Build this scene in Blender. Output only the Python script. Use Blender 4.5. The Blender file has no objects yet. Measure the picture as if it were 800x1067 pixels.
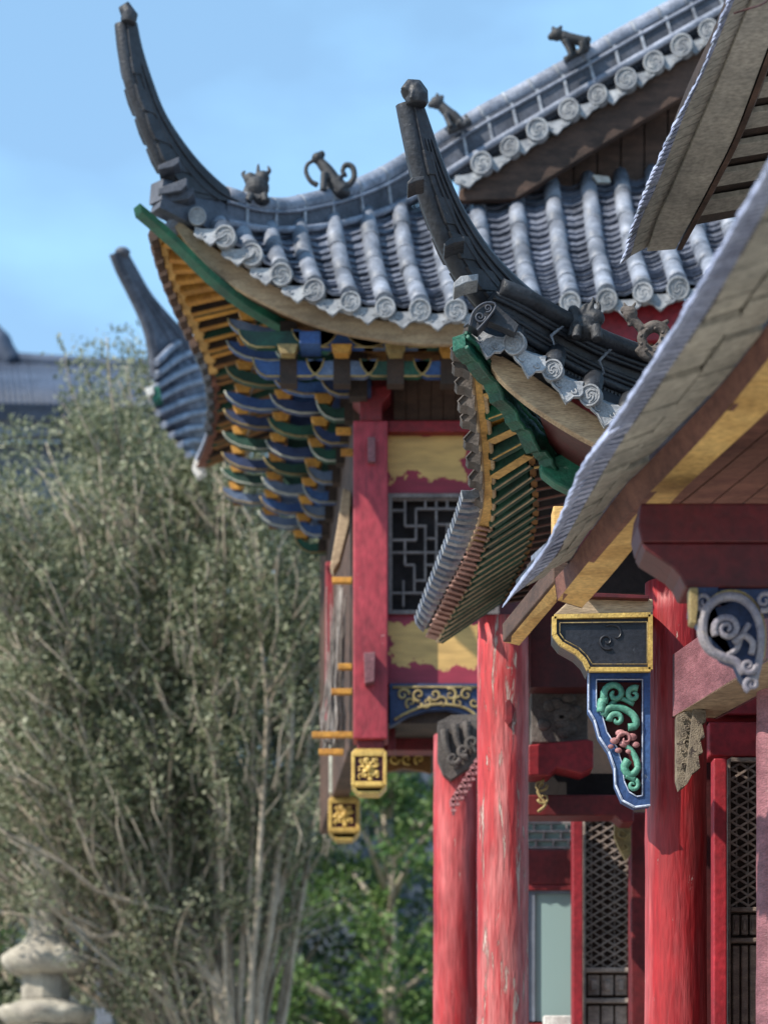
import bpy, bmesh, math, random
from mathutils import Vector, Matrix, noise as mnoise
R = math.radians
random.seed(7)
scene = bpy.context.scene
col = scene.collection
F = 2520.0; HZ = 1250.0; CAMZ = 1.6
def P(px, py, Y):
    return Vector(((px-400)/F*Y, Y, CAMZ+(HZ-py)/F*Y))
def V(*a): return Vector(a)
def lerp(a, b, t): return a+(b-a)*t
def curve(pts, n):
    """Catmull-Rom resample of tuples, roughly even in parameter"""
    pts = [Vector(p) for p in pts]
    if len(pts) == 2: return [pts[0].lerp(pts[1], i/(n-1)) for i in range(n)]
    out = []
    m = len(pts)-1
    L = [0]
    for i in range(m): L.append(L[-1]+max(1e-6, (pts[i+1]-pts[i]).length))
    for k in range(n):
        s = L[-1]*k/(n-1)
        i = 0
        while i < m-1 and L[i+1] < s: i += 1
        t = (s-L[i])/(L[i+1]-L[i])
        p0 = pts[i-1] if i > 0 else pts[i]*2-pts[i+1]
        p3 = pts[i+2] if i+2 <= m else pts[i+1]*2-pts[i]
        p1, p2 = pts[i], pts[i+1]
        out.append(0.5*((2*p1)+(p2-p0)*t+(2*p0-5*p1+4*p2-p3)*t*t+(3*p1-p0-3*p2+p3)*t**3))
    return out
def PC(pts, n): return [P(*p) for p in curve(pts, n)]

# ------------------------------------------------------------------ materials
MATS = {}
def mat(name, c1, c2=None, scale=3, stretch=(1,1,1), rough=.7, bump=.3, bdist=.01, chip=None, chip_at=.62, chip_scale=9,
        chip_soft=.02, fine=None, metal=0, spec=.4, c2_lo=.38, c2_hi=.64, chipstretch=None, edge=None, stain=(.72,1.16), grime=None, grime_at=.58, grime_scale=4, grime_stretch=(2,2,.25)):
    m = bpy.data.materials.new(name); m.use_nodes = True
    nt = m.node_tree; N = nt.nodes; L = nt.links
    b = N['Principled BSDF']; b.inputs['Roughness'].default_value = rough; b.inputs['Metallic'].default_value = metal
    b.inputs['Specular IOR Level'].default_value = spec
    tc = N.new('ShaderNodeTexCoord'); mp = N.new('ShaderNodeMapping'); mp.inputs['Scale'].default_value = stretch
    L.new(tc.outputs['Object'], mp.inputs[0])
    n1 = N.new('ShaderNodeTexNoise'); n1.inputs['Scale'].default_value = scale; n1.inputs['Detail'].default_value = 9
    n1.inputs['Roughness'].default_value = .62
    L.new(mp.outputs[0], n1.inputs['Vector'])
    r1 = N.new('ShaderNodeValToRGB'); c2 = c2 or [x*.6 for x in c1]
    r1.color_ramp.elements[0].position = c2_lo; r1.color_ramp.elements[0].color = (*c1, 1)
    r1.color_ramp.elements[1].position = c2_hi; r1.color_ramp.elements[1].color = (*c2, 1)
    L.new(n1.outputs[0], r1.inputs[0])
    out = r1.outputs[0]
    n3 = N.new('ShaderNodeTexNoise'); n3.inputs['Scale'].default_value = scale*9; n3.inputs['Detail'].default_value = 5
    L.new(mp.outputs[0], n3.inputs['Vector'])
    r3 = N.new('ShaderNodeMapRange'); r3.inputs[1].default_value = .3; r3.inputs[2].default_value = .7
    r3.inputs[3].default_value = .72; r3.inputs[4].default_value = 1.22
    L.new(n3.outputs[0], r3.inputs[0])
    n4 = N.new('ShaderNodeTexNoise'); n4.inputs['Scale'].default_value = scale*.33; n4.inputs['Detail'].default_value = 4; n4.inputs['Roughness'].default_value = .7
    L.new(tc.outputs['Object'], n4.inputs['Vector'])
    r4 = N.new('ShaderNodeMapRange'); r4.inputs[1].default_value = .34; r4.inputs[2].default_value = .66; r4.inputs[3].default_value = stain[0]; r4.inputs[4].default_value = stain[1]
    L.new(n4.outputs[0], r4.inputs[0])
    oi = N.new('ShaderNodeObjectInfo'); r5 = N.new('ShaderNodeMapRange'); r5.inputs[3].default_value = .84; r5.inputs[4].default_value = 1.12
    L.new(oi.outputs['Random'], r5.inputs[0])
    m5 = N.new('ShaderNodeMath'); m5.operation = 'MULTIPLY'; L.new(r4.outputs[0], m5.inputs[0]); L.new(r5.outputs[0], m5.inputs[1])
    m6 = N.new('ShaderNodeMath'); m6.operation = 'MULTIPLY'; L.new(m5.outputs[0], m6.inputs[0]); L.new(r3.outputs[0], m6.inputs[1])
    vm = N.new('ShaderNodeVectorMath'); vm.operation = 'SCALE'
    L.new(out, vm.inputs[0]); L.new(m6.outputs[0], vm.inputs['Scale']); out = vm.outputs[0]
    if grime:
        mg = N.new('ShaderNodeMapping'); mg.inputs['Scale'].default_value = grime_stretch; mg.inputs['Location'].default_value = (3.1,1.7,5.3)
        L.new(tc.outputs['Object'], mg.inputs[0])
        ng = N.new('ShaderNodeTexNoise'); ng.inputs['Scale'].default_value = grime_scale; ng.inputs['Detail'].default_value = 9; ng.inputs['Roughness'].default_value = .68
        L.new(mg.outputs[0], ng.inputs['Vector'])
        rg = N.new('ShaderNodeMapRange'); rg.inputs[1].default_value = grime_at; rg.inputs[2].default_value = grime_at+.12; rg.inputs[4].default_value = .8
        L.new(ng.outputs[0], rg.inputs[0])
        xg = N.new('ShaderNodeMix'); xg.data_type = 'RGBA'
        L.new(rg.outputs[0], xg.inputs[0]); L.new(out, xg.inputs[6]); xg.inputs[7].default_value = (*grime, 1); out = xg.outputs[2]
    hsrc = n3.outputs[0]
    if chip:
        mp2 = N.new('ShaderNodeMapping'); mp2.inputs['Scale'].default_value = chipstretch or stretch
        L.new(tc.outputs['Object'], mp2.inputs[0])
        n2 = N.new('ShaderNodeTexNoise'); n2.inputs['Scale'].default_value = chip_scale; n2.inputs['Detail'].default_value = 10
        n2.inputs['Roughness'].default_value = .7; n2.inputs['Distortion'].default_value = .6
        L.new(mp2.outputs[0], n2.inputs['Vector'])
        r2 = N.new('ShaderNodeMapRange'); r2.inputs[1].default_value = chip_at; r2.inputs[2].default_value = chip_at+chip_soft
        L.new(n2.outputs[0], r2.inputs[0])
        mx = N.new('ShaderNodeMix'); mx.data_type = 'RGBA'
        L.new(r2.outputs[0], mx.inputs[0]); L.new(out, mx.inputs[6]); mx.inputs[7].default_value = (*chip, 1)
        out = mx.outputs[2]
        ad = N.new('ShaderNodeMath'); ad.operation = 'SUBTRACT'
        L.new(n3.outputs[0], ad.inputs[0]); L.new(r2.outputs[0], ad.inputs[1]); hsrc = ad.outputs[0]
    if edge:
        g = N.new('ShaderNodeNewGeometry'); re = N.new('ShaderNodeMapRange')
        re.inputs[1].default_value = .52; re.inputs[2].default_value = .6
        L.new(g.outputs['Pointiness'], re.inputs[0])
        me_ = N.new('ShaderNodeMix'); me_.data_type = 'RGBA'
        L.new(re.outputs[0], me_.inputs[0]); L.new(out, me_.inputs[6]); me_.inputs[7].default_value = (*edge, 1)
        out = me_.outputs[2]
    L.new(out, b.inputs['Base Color'])
    bp = N.new('ShaderNodeBump'); bp.inputs['Strength'].default_value = bump; bp.inputs['Distance'].default_value = bdist
    L.new(hsrc, bp.inputs['Height']); L.new(bp.outputs[0], b.inputs['Normal'])
    MATS[name] = m
    return m
mat('tile', (.115,.13,.17), (.24,.26,.32), 5, rough=.55, chip=(.42,.44,.5), chip_at=.66, chip_scale=14, chip_soft=.08)
mat('tube_tile', (.12,.135,.17), (.27,.295,.355), 4, rough=.55, stain=(.6,1.25), chip=(.045,.05,.06), chip_at=.61, chip_scale=10, chip_soft=.1)
mat('pan_tile', (.045,.052,.075), (.16,.175,.225), 6, rough=.6, chip=(.34,.36,.42), chip_at=.62, chip_scale=16, chip_soft=.08)
mat('ridge_tile', (.035,.04,.056), (.085,.093,.12), 4, rough=.6, chip=(.3,.32,.36), chip_at=.66, chip_scale=9, chip_soft=.1)
mat('mortar', (.3,.32,.36), (.15,.16,.19), 14, rough=.9)
mat('dark_clay', (.014,.015,.02), (.036,.039,.048), 5, rough=.55, bump=.5, chip=(.2,.2,.21), chip_at=.66, chip_scale=11, chip_soft=.1)
mat('figure_clay', (.015,.016,.019), (.045,.045,.05), 9, rough=.6, bump=.6)
mat('carved_clay', (.2,.21,.23), (.33,.34,.36), 12, rough=.7, bump=.4, chip=(.06,.065,.075), chip_at=.62, chip_scale=20, chip_soft=.1)
mat('pale_clay', (.33,.34,.355), (.2,.21,.235), 12, rough=.8, bump=.4, chip=(.15,.155,.17), chip_at=.63, chip_scale=18, chip_soft=.1)
mat('brick', (.27,.25,.215), (.38,.345,.29), 4, rough=.9, bump=.4, chip=(.12,.115,.1), chip_at=.64, chip_scale=12, chip_soft=.1)
mat('blue_tile', (.2,.225,.33), (.31,.34,.46), 7, rough=.6, chip=(.14,.15,.2), chip_at=.62, chip_scale=20, chip_soft=.1)
mat('raw_wood', (.42,.31,.2), (.27,.19,.12), 3, (1,1,6), rough=.8, bump=.4, chip=(.12,.08,.05), chip_at=.66, chip_scale=5, chip_soft=.1)
mat('raw_wood_long', (.47,.35,.22), (.3,.21,.13), 4, (1,1,5), rough=.8, bump=.4, chip=(.14,.1,.07), chip_at=.64, chip_scale=6, chip_soft=.08)
mat('brown_wood', (.095,.052,.036), (.045,.025,.017), 4, (1,1,4), rough=.75, bump=.4, chip=(.2,.13,.08), chip_at=.66, chip_scale=7, chip_soft=.1)
mat('reddish_wood', (.2,.085,.06), (.12,.045,.035), 4, (1,3,5), rough=.75, bump=.4, chip=(.28,.18,.12), chip_at=.68, chip_scale=7)
mat('pinkish_wood', (.42,.25,.21), (.3,.17,.14), 6, (1,1,3), rough=.75, bump=.4)
mat('dark_wood', (.03,.02,.016), (.05,.03,.022), 5, rough=.8)
mat('yellow_wood', (.66,.42,.15), (.5,.29,.09), 4, (1,1,4), rough=.7, bump=.3, chip=(.2,.1,.04), chip_at=.66, chip_scale=9, chip_soft=.08)
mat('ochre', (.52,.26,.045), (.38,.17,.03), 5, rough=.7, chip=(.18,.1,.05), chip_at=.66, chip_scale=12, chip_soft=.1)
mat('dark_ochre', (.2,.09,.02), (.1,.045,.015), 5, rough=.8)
mat('gold', (.62,.42,.11), (.42,.26,.06), 8, rough=.45, bump=.4, chip=(.12,.07,.04), chip_at=.68, chip_scale=20, spec=.5)
mat('dull_gold', (.36,.27,.11), (.22,.15,.06), 12, rough=.6, bump=.4, chip=(.08,.06,.05), chip_at=.62, chip_scale=24)
mat('green', (.015,.15,.085), (.01,.075,.05), 6, rough=.5, bump=.5, chip=(.16,.3,.22), chip_at=.66, chip_scale=14, chip_soft=.08)
mat('deep_green', (.008,.1,.06), (.006,.05,.036), 7, rough=.5, bump=.7, chip=(.12,.26,.2), chip_at=.62, chip_scale=16, chip_soft=.06)
mat('dark_green', (.012,.07,.045), (.01,.035,.028), 5, rough=.6, chip=(.15,.13,.08), chip_at=.68, chip_scale=16)
mat('blue', (.02,.055,.18), (.035,.09,.23), 6, rough=.6, chip=(.16,.2,.26), chip_at=.65, chip_scale=16, chip_soft=.06)
mat('dark_blue', (.015,.03,.09), (.03,.05,.12), 6, rough=.6, chip=(.1,.13,.2), chip_at=.66, chip_scale=16)
mat('grey_blue', (.07,.11,.2), (.13,.17,.25), 7, rough=.6, chip=(.3,.3,.32), chip_at=.64, chip_scale=14, chip_soft=.06)
mat('pale_edge', (.5,.5,.42), (.3,.32,.28), 12, rough=.7)
mat('lit_edge', (.5,.56,.68), (.35,.4,.55), 12, rough=.7)
mat('red', (.28,.014,.022), (.19,.01,.016), 3, rough=.5, bump=.3, chip=(.5,.22,.2), chip_at=.7, chip_scale=8, chip_soft=.05)
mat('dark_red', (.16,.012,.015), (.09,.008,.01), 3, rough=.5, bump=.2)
mat('shade_red', (.1,.007,.009), (.06,.005,.007), 3, rough=.5, bump=.2, chip=(.25,.06,.05), chip_at=.7)  # red with eave shade put into it, for corbel and beam beside it
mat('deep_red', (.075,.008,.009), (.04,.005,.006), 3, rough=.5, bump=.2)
mat('post_red', (.34,.035,.05), (.25,.02,.032), 2.5, (1,1,.5), rough=.55, bump=.4, chip=(.55,.38,.38), chip_at=.66, chip_scale=13, chip_soft=.02, chipstretch=(1,1,1.2), grime=(.12,.015,.025), grime_at=.6, grime_scale=6)
mat('column_red', (.3,.013,.016), (.44,.11,.11), 2.6, (2.2,2.2,.28), rough=.5, bump=.7, bdist=.008, chip=(.52,.34,.3), chip_at=.645, chip_scale=7, chip_soft=.03, chipstretch=(2.6,2.6,.45), spec=.35, c2_lo=.44, c2_hi=.72,
    grime=(.09,.012,.012), grime_at=.6, grime_scale=7, grime_stretch=(3,3,.3))
mat('old_column', (.33,.03,.032), (.46,.19,.18), 3, (2.0,2.0,.25), rough=.55, bump=.8, bdist=.01, chip=(.5,.36,.31), chip_at=.55, chip_scale=6, chip_soft=.04, chipstretch=(2.6,2.6,.35), spec=.35, c2_lo=.42, c2_hi=.66,
    grime=(.1,.02,.02), grime_at=.6, grime_scale=8, grime_stretch=(3,3,.35))
mat('mauve_wood', (.25,.1,.115), (.15,.055,.065), 5, (1,1,3), rough=.6, bump=.5, chip=(.4,.28,.27), chip_at=.66, chip_scale=9)
mat('pink_paint', (.42,.2,.2), (.32,.12,.13), 8, rough=.6, chip=(.12,.07,.07), chip_at=.64, chip_scale=22)
mat('mint', (.13,.36,.27), (.06,.22,.16), 9, rough=.55, chip=(.3,.4,.35), chip_at=.66, chip_scale=20)
mat('scroll_paint', (.27,.24,.25), (.16,.15,.2), 9, rough=.55, chip=(.4,.33,.2), chip_at=.62, chip_scale=14, chip_soft=.08)
mat('lattice_wood', (.3,.23,.19), (.17,.13,.11), 7, (1,1,3), rough=.75, bump=.4)
mat('lattice_grey', (.24,.2,.19), (.14,.12,.12), 7, rough=.75)
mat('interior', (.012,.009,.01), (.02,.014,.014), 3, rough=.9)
mat('dark_panel', (.012,.013,.02), (.03,.031,.04), 5, rough=.4, chip=(.12,.14,.18), chip_at=.66, chip_scale=8, chip_soft=.1)
mat('stone_carving', (.07,.06,.055), (.13,.11,.1), 8, rough=.85, bump=.6)
mat('old_carving', (.26,.21,.15), (.13,.1,.075), 16, rough=.8, bump=.8, chip=(.05,.035,.03), chip_at=.58, chip_scale=22)
mat('stone', (.38,.345,.28), (.26,.235,.195), 4, rough=.9, bump=.4, chip=(.18,.16,.13), chip_at=.66, chip_scale=7, chip_soft=.12)
mat('ground_stone', (.42,.39,.34), (.32,.3,.26), 1.2, rough=.9)
mat('far_roof', (.035,.05,.085), (.06,.08,.125), 1.5, rough=.6)
mat('far_wall', (.2,.225,.27), (.13,.15,.19), .5, rough=.9)
mat('grey_wall', (.17,.2,.25), (.1,.12,.15), .7, rough=.9)
mat('white_end', (.75,.74,.7), (.5,.48,.45), 8, rough=.8)
mat('bark', (.5,.43,.34), (.3,.25,.19), 5, (1,1,.4), rough=.9, bump=.5)
mat('wire', (.05,.01,.01), (.04,.01,.01), 3)
mat('cloth', (.33,.3,.28), (.16,.14,.13), 12, (2,2,.5), rough=.9, bump=.8)
def leafmat(name, c1, c2, c3):
    m = bpy.data.materials.new(name); m.use_nodes = True
    nt = m.node_tree; N = nt.nodes; L = nt.links; b = N['Principled BSDF']
    g = N.new('ShaderNodeNewGeometry'); r = N.new('ShaderNodeValToRGB')
    r.color_ramp.elements[0].color = (*c1, 1); r.color_ramp.elements[1].color = (*c3, 1)
    e = r.color_ramp.elements.new(.5); e.color = (*c2, 1)
    L.new(g.outputs['Random Per Island'], r.inputs[0]); L.new(r.outputs[0], b.inputs['Base Color'])
    b.inputs['Roughness'].default_value = .5; b.inputs['Specular IOR Level'].default_value = .35
    t = N.new('ShaderNodeBsdfTranslucent'); L.new(r.outputs[0], t.inputs[0])
    mx = N.new('ShaderNodeMixShader'); mx.inputs[0].default_value = .3
    L.new(b.outputs[0], mx.inputs[1]); L.new(t.outputs[0], mx.inputs[2])
    L.new(mx.outputs[0], N['Material Output'].inputs[0])
    MATS[name] = m
leafmat('leaf_olive', (.035,.055,.02), (.18,.2,.11), (.36,.36,.25))
leafmat('leaf_dark', (.025,.05,.02), (.045,.085,.03), (.09,.14,.05))
leafmat('leaf_fresh', (.04,.09,.025), (.085,.16,.04), (.17,.25,.08))
def glassmat():
    m = bpy.data.materials.new('frosted_pane'); m.use_nodes = True
    b = m.node_tree.nodes['Principled BSDF']
    b.inputs['Base Color'].default_value = (.24,.34,.33,1); b.inputs['Roughness'].default_value = .18
    b.inputs['Specular IOR Level'].default_value = .7
    MATS['glass'] = m
glassmat()
def patchmat(name, cx, cz, a, bb, red=(.26,.014,.035), yel=(.56,.34,.11)):
    """red lacquer scraped back to a ragged ochre field: |x-cx|/a, |z-cz|/b (object coordinates)"""
    m = bpy.data.materials.new(name); m.use_nodes = True
    nt = m.node_tree; N = nt.nodes; L = nt.links; b = N['Principled BSDF']; b.inputs['Roughness'].default_value = .6
    tc = N.new('ShaderNodeTexCoord'); sp = N.new('ShaderNodeSeparateXYZ'); L.new(tc.outputs['Object'], sp.inputs[0])
    def ax(o, c, s):
        m1 = N.new('ShaderNodeMath'); m1.operation = 'SUBTRACT'; L.new(o, m1.inputs[0]); m1.inputs[1].default_value = c
        m2 = N.new('ShaderNodeMath'); m2.operation = 'ABSOLUTE'; L.new(m1.outputs[0], m2.inputs[0])
        m3 = N.new('ShaderNodeMath'); m3.operation = 'SUBTRACT'; L.new(m2.outputs[0], m3.inputs[0]); m3.inputs[1].default_value = s
        return m3.outputs[0]
    mx = N.new('ShaderNodeMath'); mx.operation = 'MAXIMUM'
    L.new(ax(sp.outputs[0], cx, a), mx.inputs[0]); L.new(ax(sp.outputs[2], cz, bb), mx.inputs[1])
    n = N.new('ShaderNodeTexNoise'); n.inputs['Scale'].default_value = 7; n.inputs['Detail'].default_value = 12; n.inputs['Roughness'].default_value = .6
    L.new(tc.outputs['Object'], n.inputs['Vector'])
    mr = N.new('ShaderNodeMapRange'); mr.inputs[1].default_value = .3; mr.inputs[2].default_value = .7; mr.inputs[3].default_value = -.07; mr.inputs[4].default_value = .07
    L.new(n.outputs[0], mr.inputs[0])
    ad = N.new('ShaderNodeMath'); ad.operation = 'ADD'; L.new(mx.outputs[0], ad.inputs[0]); L.new(mr.outputs[0], ad.inputs[1])
    st = N.new('ShaderNodeMapRange'); st.inputs[1].default_value = -.004; st.inputs[2].default_value = .004; L.new(ad.outputs[0], st.inputs[0])
    n2 = N.new('ShaderNodeTexNoise'); n2.inputs['Scale'].default_value = 4; n2.inputs['Detail'].default_value = 8
    mp = N.new('ShaderNodeMapping'); mp.inputs['Scale'].default_value = (1,1,5); L.new(tc.outputs['Object'], mp.inputs[0]); L.new(mp.outputs[0], n2.inputs['Vector'])
    def ramp(c):
        r = N.new('ShaderNodeValToRGB'); r.color_ramp.elements[0].position = .35; r.color_ramp.elements[1].position = .68
        r.color_ramp.elements[0].color = (*c, 1); r.color_ramp.elements[1].color = (*[q*.68 for q in c], 1)
        L.new(n2.outputs[0], r.inputs[0]); return r.outputs[0]
    mc = N.new('ShaderNodeMix'); mc.data_type = 'RGBA'; L.new(st.outputs[0], mc.inputs[0]); L.new(ramp(yel), mc.inputs[6]); L.new(ramp(red), mc.inputs[7])
    L.new(mc.outputs[2], b.inputs['Base Color'])
    bp = N.new('ShaderNodeBump'); bp.inputs['Strength'].default_value = .3; bp.inputs['Distance'].default_value = .01; L.new(st.outputs[0], bp.inputs['Height']); L.new(bp.outputs[0], b.inputs['Normal'])
    MATS[name] = m

# ------------------------------------------------------------------ mesh builder
class MB:
    def __init__(s): s.v = []; s.f = []; s.m = []; s.s = []; s.mi = 0
    def add(s, vs, fs, smooth=False):
        o = len(s.v); s.v += [Vector(v) for v in vs]
        for f in fs: s.f.append([o+i for i in f]); s.m.append(s.mi); s.s.append(smooth)
    def beam(s, a, b, w, h, up=(0,0,1)):
        a = Vector(a); b = Vector(b); d = (b-a).normalized(); up = Vector(up)
        side = d.cross(up).normalized()*w/2; u = side.normalized().cross(d).normalized()*h/2
        vs = [a-side-u, a+side-u, a+side+u, a-side+u, b-side-u, b+side-u, b+side+u, b-side+u]
        s.add(vs, [(3,2,1,0),(4,5,6,7),(0,1,5,4),(2,3,7,6),(1,2,6,5),(3,0,4,7)])
    def box(s, lo, hi):
        x0,y0,z0 = lo; x1,y1,z1 = hi
        s.add([(x0,y0,z0),(x1,y0,z0),(x1,y1,z0),(x0,y1,z0),(x0,y0,z1),(x1,y0,z1),(x1,y1,z1),(x0,y1,z1)],
              [(3,2,1,0),(4,5,6,7),(0,1,5,4),(1,2,6,5),(2,3,7,6),(3,0,4,7)])
    def pbox(s, x0, y0, x1, y1, Y, d):
        """rectangle seen at pixels x0..x1, y0..y1 at depth Y, d deep"""
        a = P(x0, y1, Y); b = P(x1, y0, Y); s.box((a.x, Y, a.z), (b.x, Y+d, b.z))
    def slab(s, pts, vec):
        pts = [Vector(p) for p in pts]; vec = Vector(vec); n = len(pts)
        s.add(pts+[p+vec for p in pts], [list(range(n)), list(range(2*n-1, n-1, -1))]+[(i,(i+1)%n,n+(i+1)%n,n+i) for i in range(n)])
    def pframe(s, x0, y0, x1, y1, w, Y, d):
        o = [(x0,y0),(x1,y0),(x1,y1),(x0,y1)]; i = [(x0+w,y0+w),(x1-w,y0+w),(x1-w,y1-w),(x0+w,y1-w)]
        q = [P(a,b,Y+e) for e in (0,d) for a,b in o+i]
        f = []
        for k in range(4):
            n = (k+1)%4; f += [(k,n,4+n,4+k),(8+k,12+k,12+n,8+n),(k,8+k,8+n,n),(4+k,4+n,12+n,12+k)]
        s.add(q, f)
    def pslab(s, pp, Y, d): s.slab([P(x, y, Y) for x, y in pp], (0, d, 0))
    def strip(s, A, B, vec, smooth=False):
        """thick ribbon between two polylines"""
        n = len(A); vec = vec if callable(vec) else (lambda i, q=Vector(vec): q)
        vs = []
        for i in range(n):
            a, b, w = Vector(A[i]), Vector(B[i]), vec(i); vs += [a, b, b+w, a+w]
        fs = [(0,1,2,3), tuple(4*(n-1)+k for k in (3,2,1,0))]
        for i in range(n-1):
            o = 4*i
            for k in range(4): fs.append((o+k, o+4+k, o+4+(k+1)%4, o+(k+1)%4))
        s.add(vs, fs, smooth)
    def tube(s, path, r, n=8, cap=True, flat=1.0):
        path = [Vector(p) for p in path]; m = len(path)
        rr = r if isinstance(r, (list, tuple)) else [r]*m
        prev = None; vs = []
        for i, p in enumerate(path):
            d = (path[min(i+1, m-1)]-path[max(i-1, 0)])
            d = d.normalized() if d.length > 1e-9 else Vector((0,0,1))
            if prev is None:
                ref = Vector((0,1,0)) if abs(d.y) < .9 else Vector((1,0,0)); a = d.cross(ref).normalized()
            else:
                a = (prev-d*prev.dot(d)); a = a.normalized() if a.length > 1e-9 else prev
            prev = a; b = d.cross(a)
            for k in range(n):
                t = 2*math.pi*k/n; vs.append(p+(a*math.cos(t)+b*math.sin(t)*flat)*rr[i])
        fs = []
        for i in range(m-1):
            for k in range(n):
                fs.append((i*n+k, i*n+(k+1)%n, (i+1)*n+(k+1)%n, (i+1)*n+k))
        s.add(vs, fs, True)
        if cap:
            s.add(vs[:n], [list(range(n))[::-1]]); s.add(vs[-n:], [list(range(n))])
    def lathe(s, c, prof, n=24, axis=2, smooth=True):
        c = Vector(c); vs = []; m = len(prof)
        for r, h in prof:
            for k in range(n):
                t = 2*math.pi*k/n
                if axis == 2: vs.append(c+V(r*math.cos(t), r*math.sin(t), h))
                else: vs.append(c+V(r*math.cos(t), h, r*math.sin(t)))
        fs = [(i*n+k, i*n+(k+1)%n, (i+1)*n+(k+1)%n, (i+1)*n+k) for i in range(m-1) for k in range(n)]
        s.add(vs, fs, smooth)
        s.add(vs[:n], [list(range(n))]); s.add(vs[-n:], [list(range(n))])
    def ball(s, c, r, sc=(1,1,1), n=10, rot=None):
        c = Vector(c); vs = []; fs = []
        for i in range(n//2+1):
            ph = math.pi*i/(n//2)
            for k in range(n):
                t = 2*math.pi*k/n; p = V(r*math.sin(ph)*math.cos(t)*sc[0], r*math.sin(ph)*math.sin(t)*sc[1], r*math.cos(ph)*sc[2])
                if rot: p = rot@p
                vs.append(c+p)
        for i in range(n//2):
            for k in range(n): fs.append((i*n+k, i*n+(k+1)%n, (i+1)*n+(k+1)%n, (i+1)*n+k))
        s.add(vs, fs, True)
    def build(s, name, mats, parent=None, bevel=0, remesh=0, raw=False):
        off = V(0,0,0); q = parent
        while q is not None: off = off+q.location; q = q.parent
        me = bpy.data.meshes.new(name); me.from_pydata([v-off for v in s.v], [], s.f)
        if not isinstance(mats, (list, tuple)): mats = [mats]
        for m in mats: me.materials.append(MATS[m])
        me.polygons.foreach_set('material_index', s.m); me.polygons.foreach_set('use_smooth', s.s)
        if not raw:
            bm = bmesh.new(); bm.from_mesh(me)
            bmesh.ops.remove_doubles(bm, verts=bm.verts, dist=1e-5)
            bmesh.ops.recalc_face_normals(bm, faces=bm.faces); bm.to_mesh(me); bm.free()
        me.update()
        o = bpy.data.objects.new(name, me); col.objects.link(o); o.parent = parent
        if remesh:
            md = o.modifiers.new('fuse', 'REMESH'); md.mode = 'VOXEL'; md.voxel_size = remesh; md.use_smooth_shade = True
        if bevel:
            md = o.modifiers.new('bevel', 'BEVEL'); md.width = bevel; md.segments = 2; md.limit_method = 'ANGLE'; md.angle_limit = R(40)
        return o
def tag(o, label=None, cat=None, group=None, kind=None):
    for k, v in (('label', label), ('category', cat), ('group', group), ('kind', kind)):
        if v: o[k] = v
    return o
def thing(name, loc, label, cat, group=None):
    o = bpy.data.objects.new(name, None); col.objects.link(o); o.location = loc; o.empty_display_size = .3
    return tag(o, label, cat, group)
def sub(name, parent, mats, fn, bevel=0, label=None, remesh=0):
    m = MB(); fn(m); o = m.build(name, mats, parent, bevel, remesh)
    if label: o['label'] = label
    return o
def spiral(cx, cy, r, turns, Y, a0=0, cw=1, n=None, r1=.12):
    n = n or int(14*turns)+4; out = []
    for i in range(n):
        t = i/(n-1); a = a0+cw*t*turns*2*math.pi; rr = r*lerp(1, r1, t)
        out.append(P(cx+rr*math.cos(a), cy+rr*math.sin(a), Y))
    return out
def scroll(m, cx, cy, r, turns, Y, a0=0, cw=1, w=2.0, tail=None):
    p = spiral(cx, cy, r, turns, Y, a0, cw); k = Y/F
    if tail: p = PC([(x, y, Y) for x, y in tail]+[((q.x/Y*F)+400, HZ-(q.z-CAMZ)/Y*F, Y) for q in p[:3]], 12)[:-2]+p
    n = len(p); m.tube(p, [w*k*lerp(1, .45, i/(n-1)) for i in range(n)], 7)
def pt(m, pts, Y, w, n=16, taper=(1,1), seg=8):
    """tube through pixel points at depth Y (points may carry their own depth offset)"""
    q = [(p[0], p[1], Y+(p[2] if len(p) > 2 else 0)) for p in pts]
    c = PC(q, n); k = Y/F
    m.tube(c, [w*k*lerp(taper[0], taper[1], i/(n-1)) for i in range(n)], seg)

# ------------------------------------------------------------------ roof tile pieces
def disc_tile(parent, c, r, d=(0,-1,0), mats='carved_clay', spin=0):
    """round end tile with rim and scroll, facing d"""
    r *= random.uniform(.92,1.05); d = Vector(d)+V(random.uniform(-.14,.14),0,random.uniform(-.12,.12)); c = Vector(c)+V(random.uniform(-.006,.006),random.uniform(-.01,.01),random.uniform(-.007,.007))
    m = MB(); d = Vector(d).normalized(); ref = V(0,0,1); a = ref.cross(d).normalized(); b = d.cross(a)
    def Q(x, y, z): return Vector(c)+a*x+b*y+d*z
    n = 20
    rings = [(1,-.9),(1,.16),(.96,.22),(.84,.22),(.8,.08),(.0,.08)]
    vs = [Q(r*q*math.cos(2*math.pi*k/n), r*q*math.sin(2*math.pi*k/n), h*r) for q, h in rings for k in range(n)]
    fs = [(i*n+k, i*n+(k+1)%n, (i+1)*n+(k+1)%n, (i+1)*n+k) for i in range(len(rings)-1) for k in range(n)]
    m.add(vs, fs)
    pth = [Q(r*.7*math.cos(q*.5236), r*.7*math.sin(q*.5236), r*.1) for q in range(13)]; m.tube(pth, r*.03, 5)
    for s_ in (0, .667, 1.333):
        pth = []
        for i in range(12):
            t = i/11; an = spin+s_*math.pi+t*3.0; rr = r*lerp(.58, .1, t)
            pth.append(Q(rr*math.cos(an), rr*math.sin(an), r*.12))
        m.tube(pth, r*.055, 5)
    return m.build('disc_tile', mats, parent)
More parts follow.
